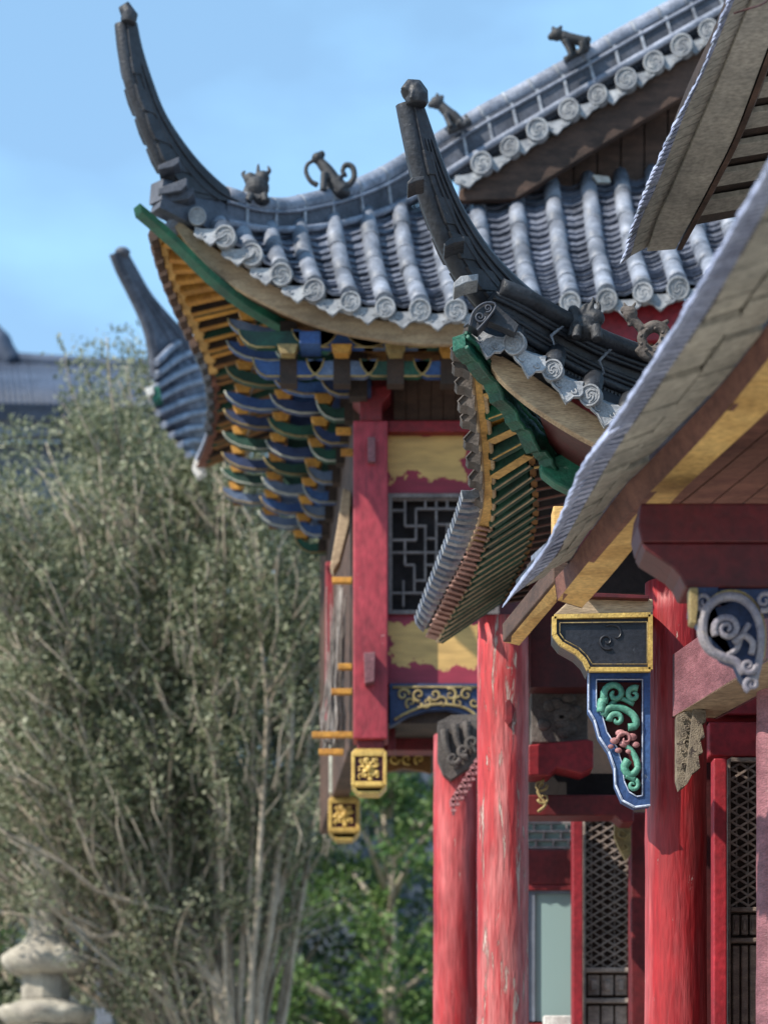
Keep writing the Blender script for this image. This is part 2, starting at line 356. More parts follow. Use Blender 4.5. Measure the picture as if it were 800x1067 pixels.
def drip_tile(parent, c, w, h, d=(0,-1,0), mats='carved_clay', lean=.25, right=None, curl=True):
    """pointed drip plate with raised rim; c is the middle of its top edge"""
    m = MB(); d = Vector(d).normalized(); a = Vector(right).normalized() if right else V(0,0,1).cross(d).normalized()
    dn = (V(0,0,-1)-d*(-lean)).normalized()
    dn = (V(0,0,-1)+d*lean).normalized()
    nn = a.cross(dn); nn = nn if nn.dot(d) > 0 else -nn
    def Q(x, y, z): return Vector(c)+a*x*w+dn*y*h+nn*(z-.5*abs(x)*0)
    shp = [(-.5,-.02),(-.52,.3),(-.42,.5),(-.22,.62),(-.1,.85),(0,1),(.1,.85),(.22,.62),(.42,.5),(.52,.3),(.5,-.02),(.25,.1),(0,.13),(-.25,.1)]
    m.slab([Q(x, y, 0) for x, y in shp], -nn*.02)
    ins = [(x*.98, .02+y*.96) for x, y in shp[1:10]]
    pth = [Q(x, y, .003) for x, y in ins]; m.tube(pth, w*.035, 5)
    if curl:
        for sx in (-1, 1):
            pth = []
            for i in range(9):
                t = i/8; an = -1.2+t*4.4; rr = lerp(.15, .03, t)
                pth.append(Q(sx*(.2+rr*math.cos(an)), .42+rr*math.sin(an)*.9, .004))
            m.tube(pth, w*.026, 5)
    # trough behind the plate, tying it into the roof
    back = -d*.16+V(0,0,.05)
    m.strip([Q(-.5,-.02,0), Q(-.25,.1,0), Q(0,.13,0), Q(.25,.1,0), Q(.5,-.02,0)],
            [Q(-.5,-.02,0)+back, Q(-.25,.1,0)+back, Q(0,.13,0)+back, Q(.25,.1,0)+back, Q(.5,-.02,0)+back], (0,0,.012))
    return m.build('drip_tile', mats, parent)
def tile_field(paths, r, step, parent, name='roof_tiles', mats=('tube_tile','pan_tile','mortar')):
    """paths: list of polylines (eave to ridge). tubes over each, stepped pans between"""
    m = MB()
    for p in paths:
        L = sum((p[i+1]-p[i]).length for i in range(len(p)-1)); k = max(2, int(L/(step*3.3)))
        q = curve(p, k*2+1)
        rr = []; pts = []
        for i in range(k):
            a = q[2*i]; b = q[2*i+2]; mid = q[2*i+1]; u = (b-a).normalized()
            j = random.uniform(-.006, .006)
            m.mi = 0
            o = V(j, 0, r*.35+random.uniform(-.004,.004))
            m.tube([a+o+u*.002, mid+o, b+o+u*.02], [r*1.035, r*1.0, r*.97], 12)
            if random.random() < .25:
                m.mi = 2; m.tube([a+o-u*.002, a+o+u*.012], r*1.045, 12)
    for p1, p2 in zip(paths[:-1], paths[1:]):
        L = max(sum((p[i+1]-p[i]).length for i in range(len(p)-1)) for p in (p1, p2)); k = max(2, int(L/step))
        a = curve(p1, k+1); b = curve(p2, k+1); m.mi = 1
        for i in range(k):
            u = ((a[i+1]-a[i])+(b[i+1]-b[i])).normalized(); ac = (b[i]-a[i]).normalized(); nn = ac.cross(u)
            if nn.z < 0: nn = -nn
            lift = .036+random.uniform(-.006,.008); tilt = random.uniform(-.006,.006)
            lo, hi = [], []
            for t, dz in ((.1,.012),(.3,-.022),(.5,-.035),(.7,-.022),(.9,.012)):
                lo.append(a[i].lerp(b[i], t)+nn*(dz+lift+tilt*(t-.5)*2)-u*(.012+random.uniform(0,.008)))
                hi.append(a[i+1].lerp(b[i+1], t)+nn*(dz+.004)+u*.02)
            m.strip(lo, hi, -nn*.022, False)
    return m.build(name, list(mats), parent)

# ------------------------------------------------------------------ figures on the ridges (fused clay)
def beast(parent, name, Y, parts, label, vox=.008, mats='figure_clay'):
    m = MB(); k = Y/F
    for p in parts:
        if p[0] == 't':      # tube: pts, widths
            pts, w = p[1], p[2]; q = [(a[0], a[1], Y+(a[2] if len(a) > 2 else 0)) for a in pts]
            n = max(6, 5*len(q)); c = PC(q, n)
            ws = [w[min(int(t*(len(w)-1)), len(w)-2)]+(w[min(int(t*(len(w)-1)), len(w)-2)+1]-w[min(int(t*(len(w)-1)), len(w)-2)])*(t*(len(w)-1)-min(int(t*(len(w)-1)), len(w)-2)) for t in [i/(n-1) for i in range(n)]]
            m.tube(c, [x*k for x in ws], 10)
        else:                # ball
            _, x, y, dy, rx, rz = p; m.ball(P(x, y, Y+dy), k, (rx, (rx+rz)/2, rz), 14)
    o = m.build(name, mats, parent, remesh=vox)
    o['label'] = label
    return o

# =====================================================================================================
# HALL D : big hall behind, swept roof, gable, bracketed eave, hanging posts
# =====================================================================================================
hall = thing('temple_hall', (1.5, 20, 0), 'hall with swept grey tiled roof, four roof beasts, brown gable and blue bracket sets', 'hall')
def dY(px, c=19.53): return c/(1-(px-400)/2520)
# --- tile field of the front slope
discs = [(205,224,17.93),(234,246,17.96),(262,266,18),(293,286,18),(328,303,18),(365,314,18),(402,320,18),(438,323,18),(474,324,18),(516,323,18),(555,320,18),(594,316,18),(632,312,18),(669,306,18),(706,300,18),(743,295,18),(780,292,18),(817,290,18),(854,290,18)]
tops = [(203,221),(228,236),(251,241),(281,241),(311,238),(346,232),(381,226),(415,218),(452,210),(494,200),(535,193),(574,190),(612,186),(645,183),(678,180),(712,178),(745,176),(778,174),(812,172)]
paths = []
for (x, y, Y), (tx, ty) in zip(discs, tops):
    a = P(x, y-3, Y); b = P(tx, ty, dY(tx) if tx < 480 else 20.15); mid = (a+b)/2-V(0,0,.05*(b-a).length)
    paths.append([a, mid, b])
tile_field(paths[1:], .07, .125, hall)
sub('roof_deck', hall, 'dark_clay', lambda m: (m.strip([p[0]+V(0,.03,-.05) for p in paths], [p[1]+V(0,0,-.07) for p in paths], (0,.02,-.03)), m.strip([p[1]+V(0,0,-.07) for p in paths], [p[2]+V(0,0,-.07) for p in paths], (0,.02,-.03))))
for i, (x, y, Y) in enumerate(discs):
    disc_tile(hall, P(x, y, Y-.02)-V(0,0,0), .082 if i else .07, (-.08,-1,-.12), 'carved_clay' if i > 4 else 'pale_clay', spin=i*.8)
for i in range(len(discs)-1):
    a, b = discs[i], discs[i+1]
    drip_tile(hall, P((a[0]+b[0])/2, (a[1]+b[1])/2+3, (a[2]+b[2])/2), .235, .14, (-.05,-1,-.1), 'carved_clay' if i > 4 else 'pale_clay', lean=.2)
# --- ridge band from horn up the gable
T = [(238,201),(270,211),(300,213),(330,207),(362,198),(400,182),(450,152),(500,120),(540,98),(598,66),(657,32),(715,0),(770,-30)]
B = [(236,234),(270,240),(300,241),(334,238),(376,229),(420,212),(470,178),(520,146),(556,125),(612,91),(668,58),(727,24),(780,-6)]
def dep(px): return min(dY(px)-.06, 19.72)
Tc = PC([(x, y, dep(x)) for x, y in T], 60); Bc = PC([(x, y, dep(x)) for x, y in B], 60)
def ridge(m):
    m.mi = 0; m.strip(Tc, Bc, (-.07,.13,0))
    m.mi = 1
    n = len(Tc)
    m.tube([p+V(-.03,.06,.0) for p in Tc], .075, 12)
    m.tube([p+V(.012,-.03,.0) for p in Bc], .03, 8)
    m.tube([t.lerp(b, .3)+V(.005,-.012,0) for t, b in zip(Tc, Bc)], .014, 6)
    m.mi = 2
    for i in range(2, n-1, 3):
        t, b = Tc[i], Bc[i]; d = (Tc[i+1]-Tc[i]).normalized()
        m.beam(t.lerp(b, .16)+V(.004,-.006,0), b.lerp(t, .1)+V(.004,-.006,0), .024, .02, d.cross(b-t))
        m.tube([t+V(-.03,.06,0)-d*.016, t+V(-.03,.06,0)+d*.016], .0775, 12)
sub('ridge', hall, ['ridge_tile','tile','mortar'], ridge)
# zigzag course under the ridge band
def zig(m):
    for i in range(len(Bc)-1):
        for s_ in (0, .33, .66):
            p = Bc[i].lerp(Bc[i+1], s_)+V(0,-.005,0); d = (Bc[i+1]-Bc[i]).normalized(); dn = V(d.z, 0, -d.x)
            w = (Bc[i+1]-Bc[i]).length/3; m.slab([p+dn*.02, p+d*w+dn*.02, p+d*w*.5+dn*.085], (0,.05,0))
sub('zigzag_course', hall, 'ridge_tile', zig)
# --- verge tiles
vd = [(501.5,170.6),(531,153),(559.5,135),(593,115),(623,97.5),(652,83),(681,65),(710,47),(738,31),(767,14),(796,-4)]
for i, (x, y) in enumerate(vd): disc_tile(hall, P(x, y, 19.6), .088, (-.25,-1,-.1), 'pale_clay', spin=i)
for i in range(len(vd)):
    x, y = vd[i][0]-13, vd[i][1]+10
    drip_tile(hall, P(x, y, 19.62), .235, .13, (-.2,-1,-.05), 'pale_clay', lean=.15, right=(1,0,.28))
# --- bargeboard and gable
def board(m):
    m.slab([P(478,199,19.68), P(500,184,19.68), P(560,150,19.68), P(640,103,19.68), P(760,32,19.68), P(800,8,19.68), P(800,52,19.68), P(736,86,19.68), P(640,143,19.68), P(537,207,19.68), P(478,209,19.68)], (0,.09,0))
sub('bargeboard', hall, 'brown_wood', board, .008)
def gable(m):
    x = 500
    m.mi = 1; m.slab([P(500,214,20.1), P(560,150,20.1), P(830,-10,20.1), P(900,214,20.1)], (0,.2,0))
    m.mi = 0
    while x < 800:
        yb = 214; yt = max(-10, 190-(x-500)*.58)
        m.pbox(x, yt, x+23, yb, 20.06, .05); x += 24.5
sub('gable_wall', hall, ['brown_wood','dark_wood'], gable, .004)
sub('mortar_patch', hall, 'white_end', lambda m: m.pslab([(617,182),(634,184),(636,190),(622,190)], 19.9, .05))
# main slope behind the gable, side slope below the hip
sub('main_slope', hall, 'tile', lambda m: m.strip([P(480,168,19.9), P(800,-20,19.9)], [P(480,168,19.9)+V(-.0,5,0), P(800,-20,19.9)+V(0,5,0)], (0,0,-.12)))
# --- horn
def horn(m, outer, inner, Yf, th, grooves=2, seg=26, collars=(), depc=None):
    O = [P(x, y, Yf(x)) for x, y in [tuple(q) for q in [ (c.x, c.y) for c in curve([(a,b,0) for a,b in outer], seg)]]]
    I = [P(x, y, Yf(x)) for x, y in [tuple(q) for q in [ (c.x, c.y) for c in curve([(a,b,0) for a,b in inner], seg)]]]
    tv = V(-.707,.707,0)*th
    m.mi = 0; m.strip(O, I, tv)
    # raised flutes down the near face and a cap roll down the back
    m.mi = 0
    for g in range(grooves):
        f = (g+1)/(grooves+1)+.08
        k0 = 5
        m.tube([O[i].lerp(I[i], f)+V(.707,-.707,0)*.004 for i in range(k0, seg)], [th*.09*(.5+.5*i/seg) for i in range(k0, seg)], 6)
    m.tube([p+tv*.5 for p in I], [th*.5]*seg, 10)
    m.tube([p+tv*.5 for p in O], [th*.42]*seg, 10)
    for (t, ext, ln) in collars:
        i = int(t*(seg-1)); o, n_ = O[i], I[i]; d = (O[min(i+1,seg-1)]-O[i-1]).normalized(); w = (n_-o)
        a = o-w.normalized()*ext; b = o+w*.55
        m.slab([a-d*ln*.15, a-w.normalized()*ext*.35+d*ln*.5, a+d*ln, b+d*ln*.9, b-d*ln*.15], tv*1.12)
        m.v[-10:] = [q-tv*.06 for q in m.v[-10:]]
    return O, I
def hornD(m):
    outer = [(133,22),(136,50),(142,80),(152,110),(165,145),(178,172),(192,192),(205,206)]
    inner = [(140,22),(146,50),(156,82),(170,118),(190,150),(213,178),(240,202),(262,212)]
    O, I = horn(m, outer, inner, lambda x: dY(x)-.06, .13, 2, 26, [(.2,.01,.1),(.36,.03,.16),(.53,.03,.16),(.7,.03,.16),(.86,.03,.14)])
    Y = dY(133)-.06
    m.tube([P(134,24,Y), P(135,17,Y), P(131,10,Y), P(125,12,Y)], [.055,.065,.06,.03], 10)
h = sub('ridge_horn', hall, 'dark_clay', hornD, .006)
# stacked plates where the horn leaves the ridge
def hroot(m):
    for (x, y, w, hh) in ((176,170,22,7),(180,194,30,9),(188,203,28,8)):
        Y = dY(x)-.16; m.pslab([(x-w/2,y+2),(x+w/2,y-hh),(x+w/2,y-1),(x+w/2-6,y+hh*.5),(x-w/2,y+hh)], Y, .24)
    a = [(168,208),(190,214),(220,226),(240,238),(262,243)]; b = [(166,216),(186,226),(214,241),(236,252),(262,254)]
    A_ = PC([(x, y, dY(x)-.1) for x, y in a], 12); B_ = PC([(x, y, dY(x)-.1) for x, y in b], 12)
    A2 = PC([(x+2, y-22, dY(x)-.02) for x, y in a], 12); m.strip(A2, A_, (-.1,.1,0)); m.strip(A_, B_, (-.08,.12,0))
sub('ridge_root', hall, 'ridge_tile', hroot, .006)
# --- roof beasts
beast(hall, 'ridge_beast', dY(265)-.02, [('b',268,196,0,13,12),('t',[(258,206),(262,198),(267,190)],[7,8,7]),('b',261,187,0,7,7),('b',274,186,0,7,8),('t',[(267,188),(269,180),(269,171)],[3,2.4,1.2]),
      ('t',[(256,186),(253,181),(256,178)],[2.5,2,1]),('t',[(278,181),(281,178),(279,173)],[2.5,2,1]),('b',268,209,0,14,6),('t',[(262,202,-.08),(258,210,-.1)],[4,4]),('t',[(275,202,-.08),(277,210,-.1)],[4,4])],
      'squat crouching roof beast nearest the tall left horn')
beast(hall, 'ridge_beast', dY(345)-.02, [('t',[(357,200),(348,190),(341,178),(333,168)],[10,9,7,5]),('b',331,165,0,6.5,6),('b',335,161,0,4,4),('t',[(325,168),(320,172),(319,180),(324,189),(331,193)],[2,2.2,2.5,2.6,3]),
      ('t',[(338,180,-.06),(337,190,-.08),(337,199,-.08)],[4,3.4,4]),('t',[(341,182,.06),(342,192,.06),(343,202,.06)],[4,3.4,4]),('t',[(356,196),(364,192),(369,184),(367,174),(360,172),(357,179),(361,184)],[3.4,3.4,3.2,3.2,3,2.6,2]),
      ('b',354,201,0,12,5),('t',[(352,188,-.05),(360,180,0)],[3,1.5])], 'roof beast with curled tail and looped foreleg, second from the left horn')
beast(hall, 'ridge_beast', 19.65, [('t',[(481,131),(474,123),(466,117),(459,110)],[5.5,6,6,5]),('b',455,107,0,7.5,6.5),('b',449,109,0,4,3.6),('t',[(456,102),(455,97)],[2.5,1.5]),('t',[(460,103),(461,99)],[2.5,1.5]),
      ('t',[(464,118,-.06),(467,127,-.07),(470,133,-.08)],[3.4,2.8,3.2]),('t',[(468,118,.06),(472,126,.07),(475,132,.08)],[3,2.6,3]),('t',[(478,126,-.06),(483,130,-.06),(486,126,-.06)],[4,3,3]),('t',[(480,128),(487,125),(484,119)],[2.6,2.2,1.4]),('t',[(466,137),(478,132),(490,126)],[4,4,4])],
      'small leaning roof beast just right of the front horn tip')
beast(hall, 'ridge_beast', 19.62, [('t',[(610,44),(602,42),(593,40),(586,38)],[5.6,5.4,5.6,6]),('b',580,36,0,7.5,6.5),('b',574,38.5,0,4,3.5),('t',[(577,31),(575,28)],[2.6,1.6]),('t',[(583,30),(585,27)],[2.6,1.6]),
      ('t',[(588,42,-.06),(592,51,-.07),(594,58,-.08),(591,60,-.1)],[4,3,2.8,2.8]),('t',[(592,42,.07),(597,50,.07),(598,57,.07)],[4,3,2.8]),('t',[(607,44,-.06),(606,51,-.06),(602,57,-.06)],[5,3.4,3]),('t',[(610,44,.06),(611,50,.06),(607,54,.06)],[5,3.4,3]),
      ('t',[(611,44),(614,41),(611,38)],[2.6,2.2,1.4]),('t',[(588,63),(600,56),(612,50)],[3.6,3.6,3.6])], 'walking lion roof beast highest on the gable ridge')
# --- corner beam, fascia of the front eave
gb = [(146,211),(166,228),(190,250),(220,280),(255,308),(300,334),(345,356)]
sub('corner_beam', hall, 'green', lambda m: m.strip(PC([(x, y, dY(x)-.25) for x, y in gb], 16), PC([(x+2, y+10, dY(x)-.2) for x, y in gb], 16), (-.06,.1,0)), .006)
fa = [(176,222,17.95),(190,232,18.0),(215,252,18.05),(240,270,18.08),(270,289,18.1),(305,307,18.1),(340,321,18.1),(380,331,18.1),(430,336,18.1),(500,336,18.1),(600,332,18.1)]
fb = [(180,232,17.98),(192,250,18.02),(214,274,18.06),(240,296,18.1),(272,314,18.12),(308,331,18.12),(345,344,18.12),(384,352,18.12),(430,358,18.12),(500,358,18.12),(600,354,18.12)]
sub('front_fascia', hall, 'raw_wood_long', lambda m: m.strip(PC(fa, 40), PC(fb, 40), (0,.06,0)), .006)
sub('painted_fascia', hall, 'red', lambda m: m.pslab([(601,322),(860,300),(860,352),(601,356)], 18.12, .08), .006)
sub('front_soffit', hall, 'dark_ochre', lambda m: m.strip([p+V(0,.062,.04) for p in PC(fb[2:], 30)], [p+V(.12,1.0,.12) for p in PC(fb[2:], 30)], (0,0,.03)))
# front rafters seen as dark strip under the fascia
def pathat(pts, t):
    c = curve(pts, 101); return c[min(100, max(0, int(t*100)))]
# --- side eave running away from the corner
fs_o = [(163,244,17.95),(167,262,18.2),(175,288,18.7),(186,315,19.3),(198,342,20.1),(209,366,21.0),(216,384,21.8),(221,410,22.6),(220,440,23.4),(213,468,24.1),(203,490,24.8)]
fs_i = [(169,244,18.0),(175,262,18.25),(184,288,18.75),(196,315,19.35),(208,340,20.15),(219,364,21.05),(226,384,21.85),(229,410,22.65),(228,440,23.45),(222,468,24.15),(212,492,24.85)]
cO, cI = PC(fs_o, 44), PC(fs_i, 44)
def sidefascia(m):
    k = 27
    m.mi = 0; m.strip(cO[:k], cI[:k], (.03,.03,.07)); m.mi = 1; m.strip(cO[k-1:], cI[k-1:], (.03,.03,.07))
sub('side_fascia', hall, ['yellow_wood','reddish_wood'], sidefascia, .005)
sub('fascia_end', hall, 'white_end', lambda m: m.pslab([(203,478),(211,480),(215,492),(206,498),(200,488)], 24.7, .12), .01)  # white colour stands in for light catching the fascia end
for i in range(17):
    p = pathat(fs_o, i/18*.92); x, y, Y = p
    m = MB(); s_ = 18/Y
    pts = [(x+1,y-9*s_),(x-6*s_,y-7*s_),(x-9*s_,y+1*s_),(x-5*s_,y+8*s_),(x+2,y+5*s_)]
    m.pslab(pts, Y-.02, .16); m.build('drip_tile', 'brown_wood' if i < 10 else 'dark_clay', hall, .004)
# roof skin above the side eave
def hipz(X):
    tab = [(-2,8.9),(-1.6,8.93),(-1.17,8.95),(-.74,9.02),(-.15,9.2),(.62,9.9)]
    for (a, za), (b, zb) in zip(tab[:-1], tab[1:]):
        if X <= b: return lerp(za, zb, max(0, (X-a)/(b-a)))
    return tab[-1][1]
sidetop = [V(min(.6, max(p.x+.02, p.y-19.5)), p.y, 0) for p in cO]
for p in sidetop: p.z = hipz(p.x)-.04
sidemid = [V((p.x+q.x)/2, p.y, (p.z+.09+q.z)/2-.08) for p, q in zip(cO, sidetop)]
def sideslope(m):
    m.strip([p+V(.0,.0,.075) for p in cO], sidemid, (0,0,.05)); m.strip(sidemid, sidetop, (0,0,.05))
sub('side_slope', hall, 'tile', sideslope)
# rafters
inner = [(205,262,18.15),(225,275,18.4),(248,288,18.7),(262,305,19.2),(272,325,19.9),(278,345,20.6),(282,368,21.3),(284,395,22.1),(284,420,22.9),(280,446,23.7),(272,470,24.4)]
cR = PC(inner, 44)
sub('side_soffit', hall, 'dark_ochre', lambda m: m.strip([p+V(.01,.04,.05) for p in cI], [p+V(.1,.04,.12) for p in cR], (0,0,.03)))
for i in range(24):
    t = (i+.6)/24.5; k = int(t**.85*43); a = cI[k]; b = cR[k]+V(.06, .02, .05)
    m = MB(); m.mi = 0; m.beam(a+V(0,0,.01), b, .075 if i > 5 else .1, .085); m.mi = 1
    d = (b-a).normalized(); m.beam(a+V(0,0,-.038), b+V(0,0,-.048), .07 if i > 5 else .09, .008)
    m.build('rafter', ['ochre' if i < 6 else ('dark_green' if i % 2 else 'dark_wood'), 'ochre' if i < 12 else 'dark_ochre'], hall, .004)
# --- bracket sets under the side eave
def arm(m, x0, x1, z, Y, h, th, mats=(0,1), plain=False):
    L = x1-x0
    pr = [(-.04,h*.62),(-.01,.3*h),(.05,-.0*h),(.16,-.3*h),(.34,-.5*h),(.75,-.5*h),(1,-.5*h),(1,h*.5)]
    top = [(.72,h*.5),(.6,.22*h),(.36,.1*h),(.2,h*.3),(.1,h*.5)] if not plain else [(.4,h*.45)]
    pts = [V(x0+a*L, Y, z+b) for a, b in pr]+[V(x0+a*L, Y, z+b) for a, b in top]
    m.mi = mats[0]; m.slab(pts, (0,th,0)); m.mi = mats[1]
    edge = [p+V(0,-.002,0) for p in pts[:6]]; m.tube(edge, .008, 5)
cols = ['grey_blue','blue','dark_green','blue','dark_blue','dark_green','dark_blue','dark_green','grey_blue','blue']
for j in range(9):
    Y = 18.75+.56*j; dx = -.045*j
    s = MB(); s.mi = 0; s.beam(V(-.2+dx, Y+.05, 7.82), V(-.2+dx, Y+.05, 8.5), .14, .14, (0,1,0)); st = s.build('bracket_set', 'dark_wood', hall)
    for q, (x0, x1, z) in enumerate(((-1.14,-.42,8.36),(-.82,-.18,8.12),(-.52,-.1,7.9))):
        m = MB(); arm(m, x0+dx+.04*((j*3+q) % 3-1), x1+dx, z+.014*((j*5+q) % 3-1), Y, .14, .1); m.build('bracket_arm', [cols[(j+q*2) % 10], 'pale_edge' if (j+q) % 2 else 'dull_gold'], st)
        m = MB(); bx = x0+dx+.09
        m.slab([V(bx-.05,Y-.02,z+.058), V(bx+.05,Y-.02,z+.058), V(bx+.08,Y-.02,z+.13), V(bx-.08,Y-.02,z+.13)], (0,.13,0));
        m.build('bearing_block', 'ochre', st, .004)
def purl(m):
    for x, z in ((-1.05,8.53),(-.7,8.3)):
        m.mi = 0; m.beam(V(x, 18.7, z), V(x-.4, 24, z), .09, .1)
sub('eave_purlins', hall, 'dark_ochre', purl, .005)
# front bracket sets
for j in range(7):
    px = 300+j*56; Y = 18.35; c = P(px, 368, Y)
    s = MB(); s.beam(c+V(0,.16,-.2), c+V(0,.16,.28), .13, .13, (0,1,0)); st = s.build('bracket_set', 'dark_wood', hall)
    for q, (w, dz, dy) in enumerate(((.36,.1,-.02),(.26,-.08,.1))):
        for sx in (-1, 1):
            m = MB(); x0, x1 = (c.x-w, c.x) if sx < 0 else (c.x+w, c.x)
            arm(m, x0, x1, c.z+dz, Y+dy, .12, .09, plain=True); m.build('bracket_arm', [['dark_green','blue','grey_blue'][(j+q) % 3], 'dull_gold'], st)
    m = MB(); m.slab([c+V(-.05,-.06,-.02), c+V(.05,-.06,-.02), c+V(.08,-.06,.05), c+V(-.08,-.06,.05)], (0,.12,0)); m.build('bearing_block', 'ochre' if j % 2 else 'dull_gold', st)
# blue painted end seen by the corner
sub('painted_beam_end', hall, ['blue'], lambda m: m.pslab([(312,345),(334,344),(334,358),(312,358)], 18.2, .3), .01)
# --- body
def wallD(m):
    a = P(378,720,19.25)
    m.box((a.x, 19.25, 5.6), (4.8, 21.6, 8.75))
sub('upper_wall', hall, 'dark_red', wallD)
sub('frieze_board', hall, 'brown_wood', lambda m: [m.pbox(410+i*13, 384, 422.5+i*13, 438, 19.12, .1) for i in range(10)], .004)
sub('capital_block', hall, 'dark_red', lambda m: m.pslab([(367,402),(407,402),(407,410),(398,420),(398,438),(375,438),(375,420),(367,412)], 18.85, .3), .008)
sub('top_rail', hall, 'red', lambda m: m.pbox(404, 438, 520, 450, 19.0, .2), .008)
base = hall.location
def yz(px, py, Y): p = P(px, py, Y)-base; return p.x, p.z
cx, cz = yz(444, 474, 19.1); patchmat('upper_patch', cx, cz, 38/F*19.1, 25/F*19.1)
sub('upper_panel', hall, 'upper_patch', lambda m: m.pbox(404, 450, 520, 514, 19.1, .12), 0, 'red panel worn back to a yellow field')
cx, cz = yz(458, 671, 19.1); patchmat('lower_patch', cx, cz, 53/F*19.1, 23/F*19.1, red=(.28,.018,.042))
sub('lower_panel', hall, 'lower_patch', lambda m: m.pbox(404, 640, 520, 712, 19.1, .12), 0, 'lower red panel with ragged yellow patch')
wf = sub('lattice_window', hall, 'lattice_grey', lambda m: m.pframe(404,514,520,640,4.5,19.06,.12), .004)
Hs = [(335,405,375,405),(375,455,410,455),(410,400,545,400),(410,455,445,455),(335,500,410,500),(335,540,600,540),(445,495,475,495),(375,580,405,580),(405,630,445,630),(335,670,435,670),(440,580,475,580),(475,450,600,450),(475,620,560,620),(335,370,600,370),(510,495,600,495),(520,580,600,580),(520,670,600,670)]
Vs = [(375,370,375,455),(410,400,410,500),(440,455,440,630),(475,370,475,620),(375,500,375,580),(405,580,405,670),(440,370,440,400),(510,370,510,400),(370,630,370,715),(435,670,435,715),(510,450,510,620),(545,400,545,540),(560,580,560,715),(590,370,590,715)]
def bars(m):
    z = lambda x, y: (300+x/3.077, 400+y/3.077)
    for a, b, c, d in Hs: (x0,y0),(x1,_) = z(a,b), z(c,d); m.pbox(x0, y0-1.2, x1, y0+1.2, 19.1, .03)
    for a, b, c, d in Vs: (x0,y0),(_,y1) = z(a,b), z(c,d); m.pbox(x0-1.2, y0, x0+1.2, y1, 19.103, .03)
sub('lattice', wf, 'lattice_grey', bars)
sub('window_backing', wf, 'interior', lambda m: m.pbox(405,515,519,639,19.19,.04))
def carved(m):
    m.mi = 0; m.pslab([(406,712),(501,712),(501,755),(497,752),(485,744),(465,739),(445,740),(425,746),(413,753),(406,757)], 19.0, .1)
    m.mi = 1
    for i in range(5):
        cx_ = 420+i*16.5; scroll(m, cx_, 724, 7, 1.2, 18.985, a0=i*1.4, cw=1 if i % 2 else -1, w=1.9); scroll(m, cx_+8, 732, 6, 1.1, 18.985, a0=2+i, cw=-1 if i % 2 else 1, w=1.7)
    pt(m, [(411,750),(425,742),(445,735),(465,734),(485,738),(499,748)], 18.985, 1.5, 18)
    pt(m, [(409,716),(498,716)], 18.985, 1.3, 4)
sub('carved_apron', hall, ['dark_blue','dull_gold'], carved, 0, 'gilded openwork apron over the opening')
# hanging posts with gilded ends
def hpost(x0, x1, yt, yb, Y, name='hanging_post'):
    return sub(name, hall, 'post_red', lambda m: m.box((P(x0,0,Y).x, Y, P(0,yb,Y).z), (P(x1,0,Y).x, Y+(x1-x0)/F*Y, P(0,yt,Y).z)), .012)
hp = hpost(368, 404, 438, 770, 18.85)
sub('peg', hp, 'mauve_wood', lambda m: m.pbox(383, 455, 391, 481, 18.79, .1), .006)
sub('peg', hp, 'mauve_wood', lambda m: m.pslab([(379,680),(391,679),(390,710),(380,712)], 18.74, .12), .006)
def giltend(x0, x1, y0, y1, Y, parent):
    w = x1-x0; d = w/F*Y; c = 4
    o = sub('gilded_end', parent, ['gold'], lambda m: (m.pslab([(x0,y0+4),(x0+4,y0),(x1-4,y0),(x1,y0+4),(x1,y1-7),(x1-6,y1),(x0+6,y1),(x0,y1-7)], Y+.03, d-.03),
        m.pbox(x0,y0+4,x0+c,y1-7,Y,.05), m.pbox(x1-c,y0+4,x1,y1-7,Y,.05), m.pbox(x0+c,y0+3,x1-c,y0+8,Y,.05), m.pbox(x0+c,y1-11,x1-c,y1-6,Y,.05),
        m.pslab([(x0+3,y1-5),(x1-3,y1-5),(x1-8,y1+2),(x0+8,y1+2)], Y+.03, d-.06)), .006)
    sub('dark_recess', o, 'deep_red', lambda m: m.pbox(x0+c, y0+8, x1-c, y1-11, Y+.022, .012))
    def fl(m):
        cx_, cy_ = (x0+x1)/2, (y0+y1)/2-2; k = Y/F; random.seed(int(x0))
        for a in range(13):
            an = a*2.4+.2; rr = w*.085*math.sqrt(a+1); m.ball(P(cx_+rr*math.cos(an), cy_+rr*math.sin(an)*1.05, Y+.014), k*w*random.uniform(.05,.1), (random.uniform(.8,1.5),.5,random.uniform(.6,1.1)), 8)
        for a in range(7):
            an = a*.9+.4; pt(m, [(cx_+w*.1*math.cos(an), cy_+w*.1*math.sin(an)), (cx_+w*.2*math.cos(an+.3), cy_+w*.2*math.sin(an+.3)), (cx_+w*.32*math.cos(an+.1), cy_+w*.32*math.sin(an+.1))], Y+.012, 1.3, 6, (1.2,.4))
        m.ball(P(cx_, cy_, Y+.005), k*w*.11, (1,.7,1), 8)
        for a in range(4): scroll(m, cx_+(a % 2-.5)*w*.42, cy_+(a//2-.5)*w*.44, w*.1, 1, Y+.01, a0=a, w=1)
    sub('carved_flower', o, 'gold', fl)
    return o
sub('post_neck', hp, 'dark_red', lambda m: m.pbox(372, 770, 400, 781, 18.9, .2), .01)
giltend(366, 403, 780, 825, 18.82, hp)
hp2 = hpost(339, 352, 585, 770, 22.2)
sub('post_neck', hp2, 'pale_edge', lambda m: m.pbox(343, 770, 357, 826, 22.3, .16), .01)
giltend(342, 375, 829, 873, 22.2, hp2)
sub('corner_strut', hall, 'raw_wood', lambda m: m.pslab([(357,508),(366,512),(364,545),(354,585),(347,596),(344,590),(352,545)], 19.4, .2), .01)
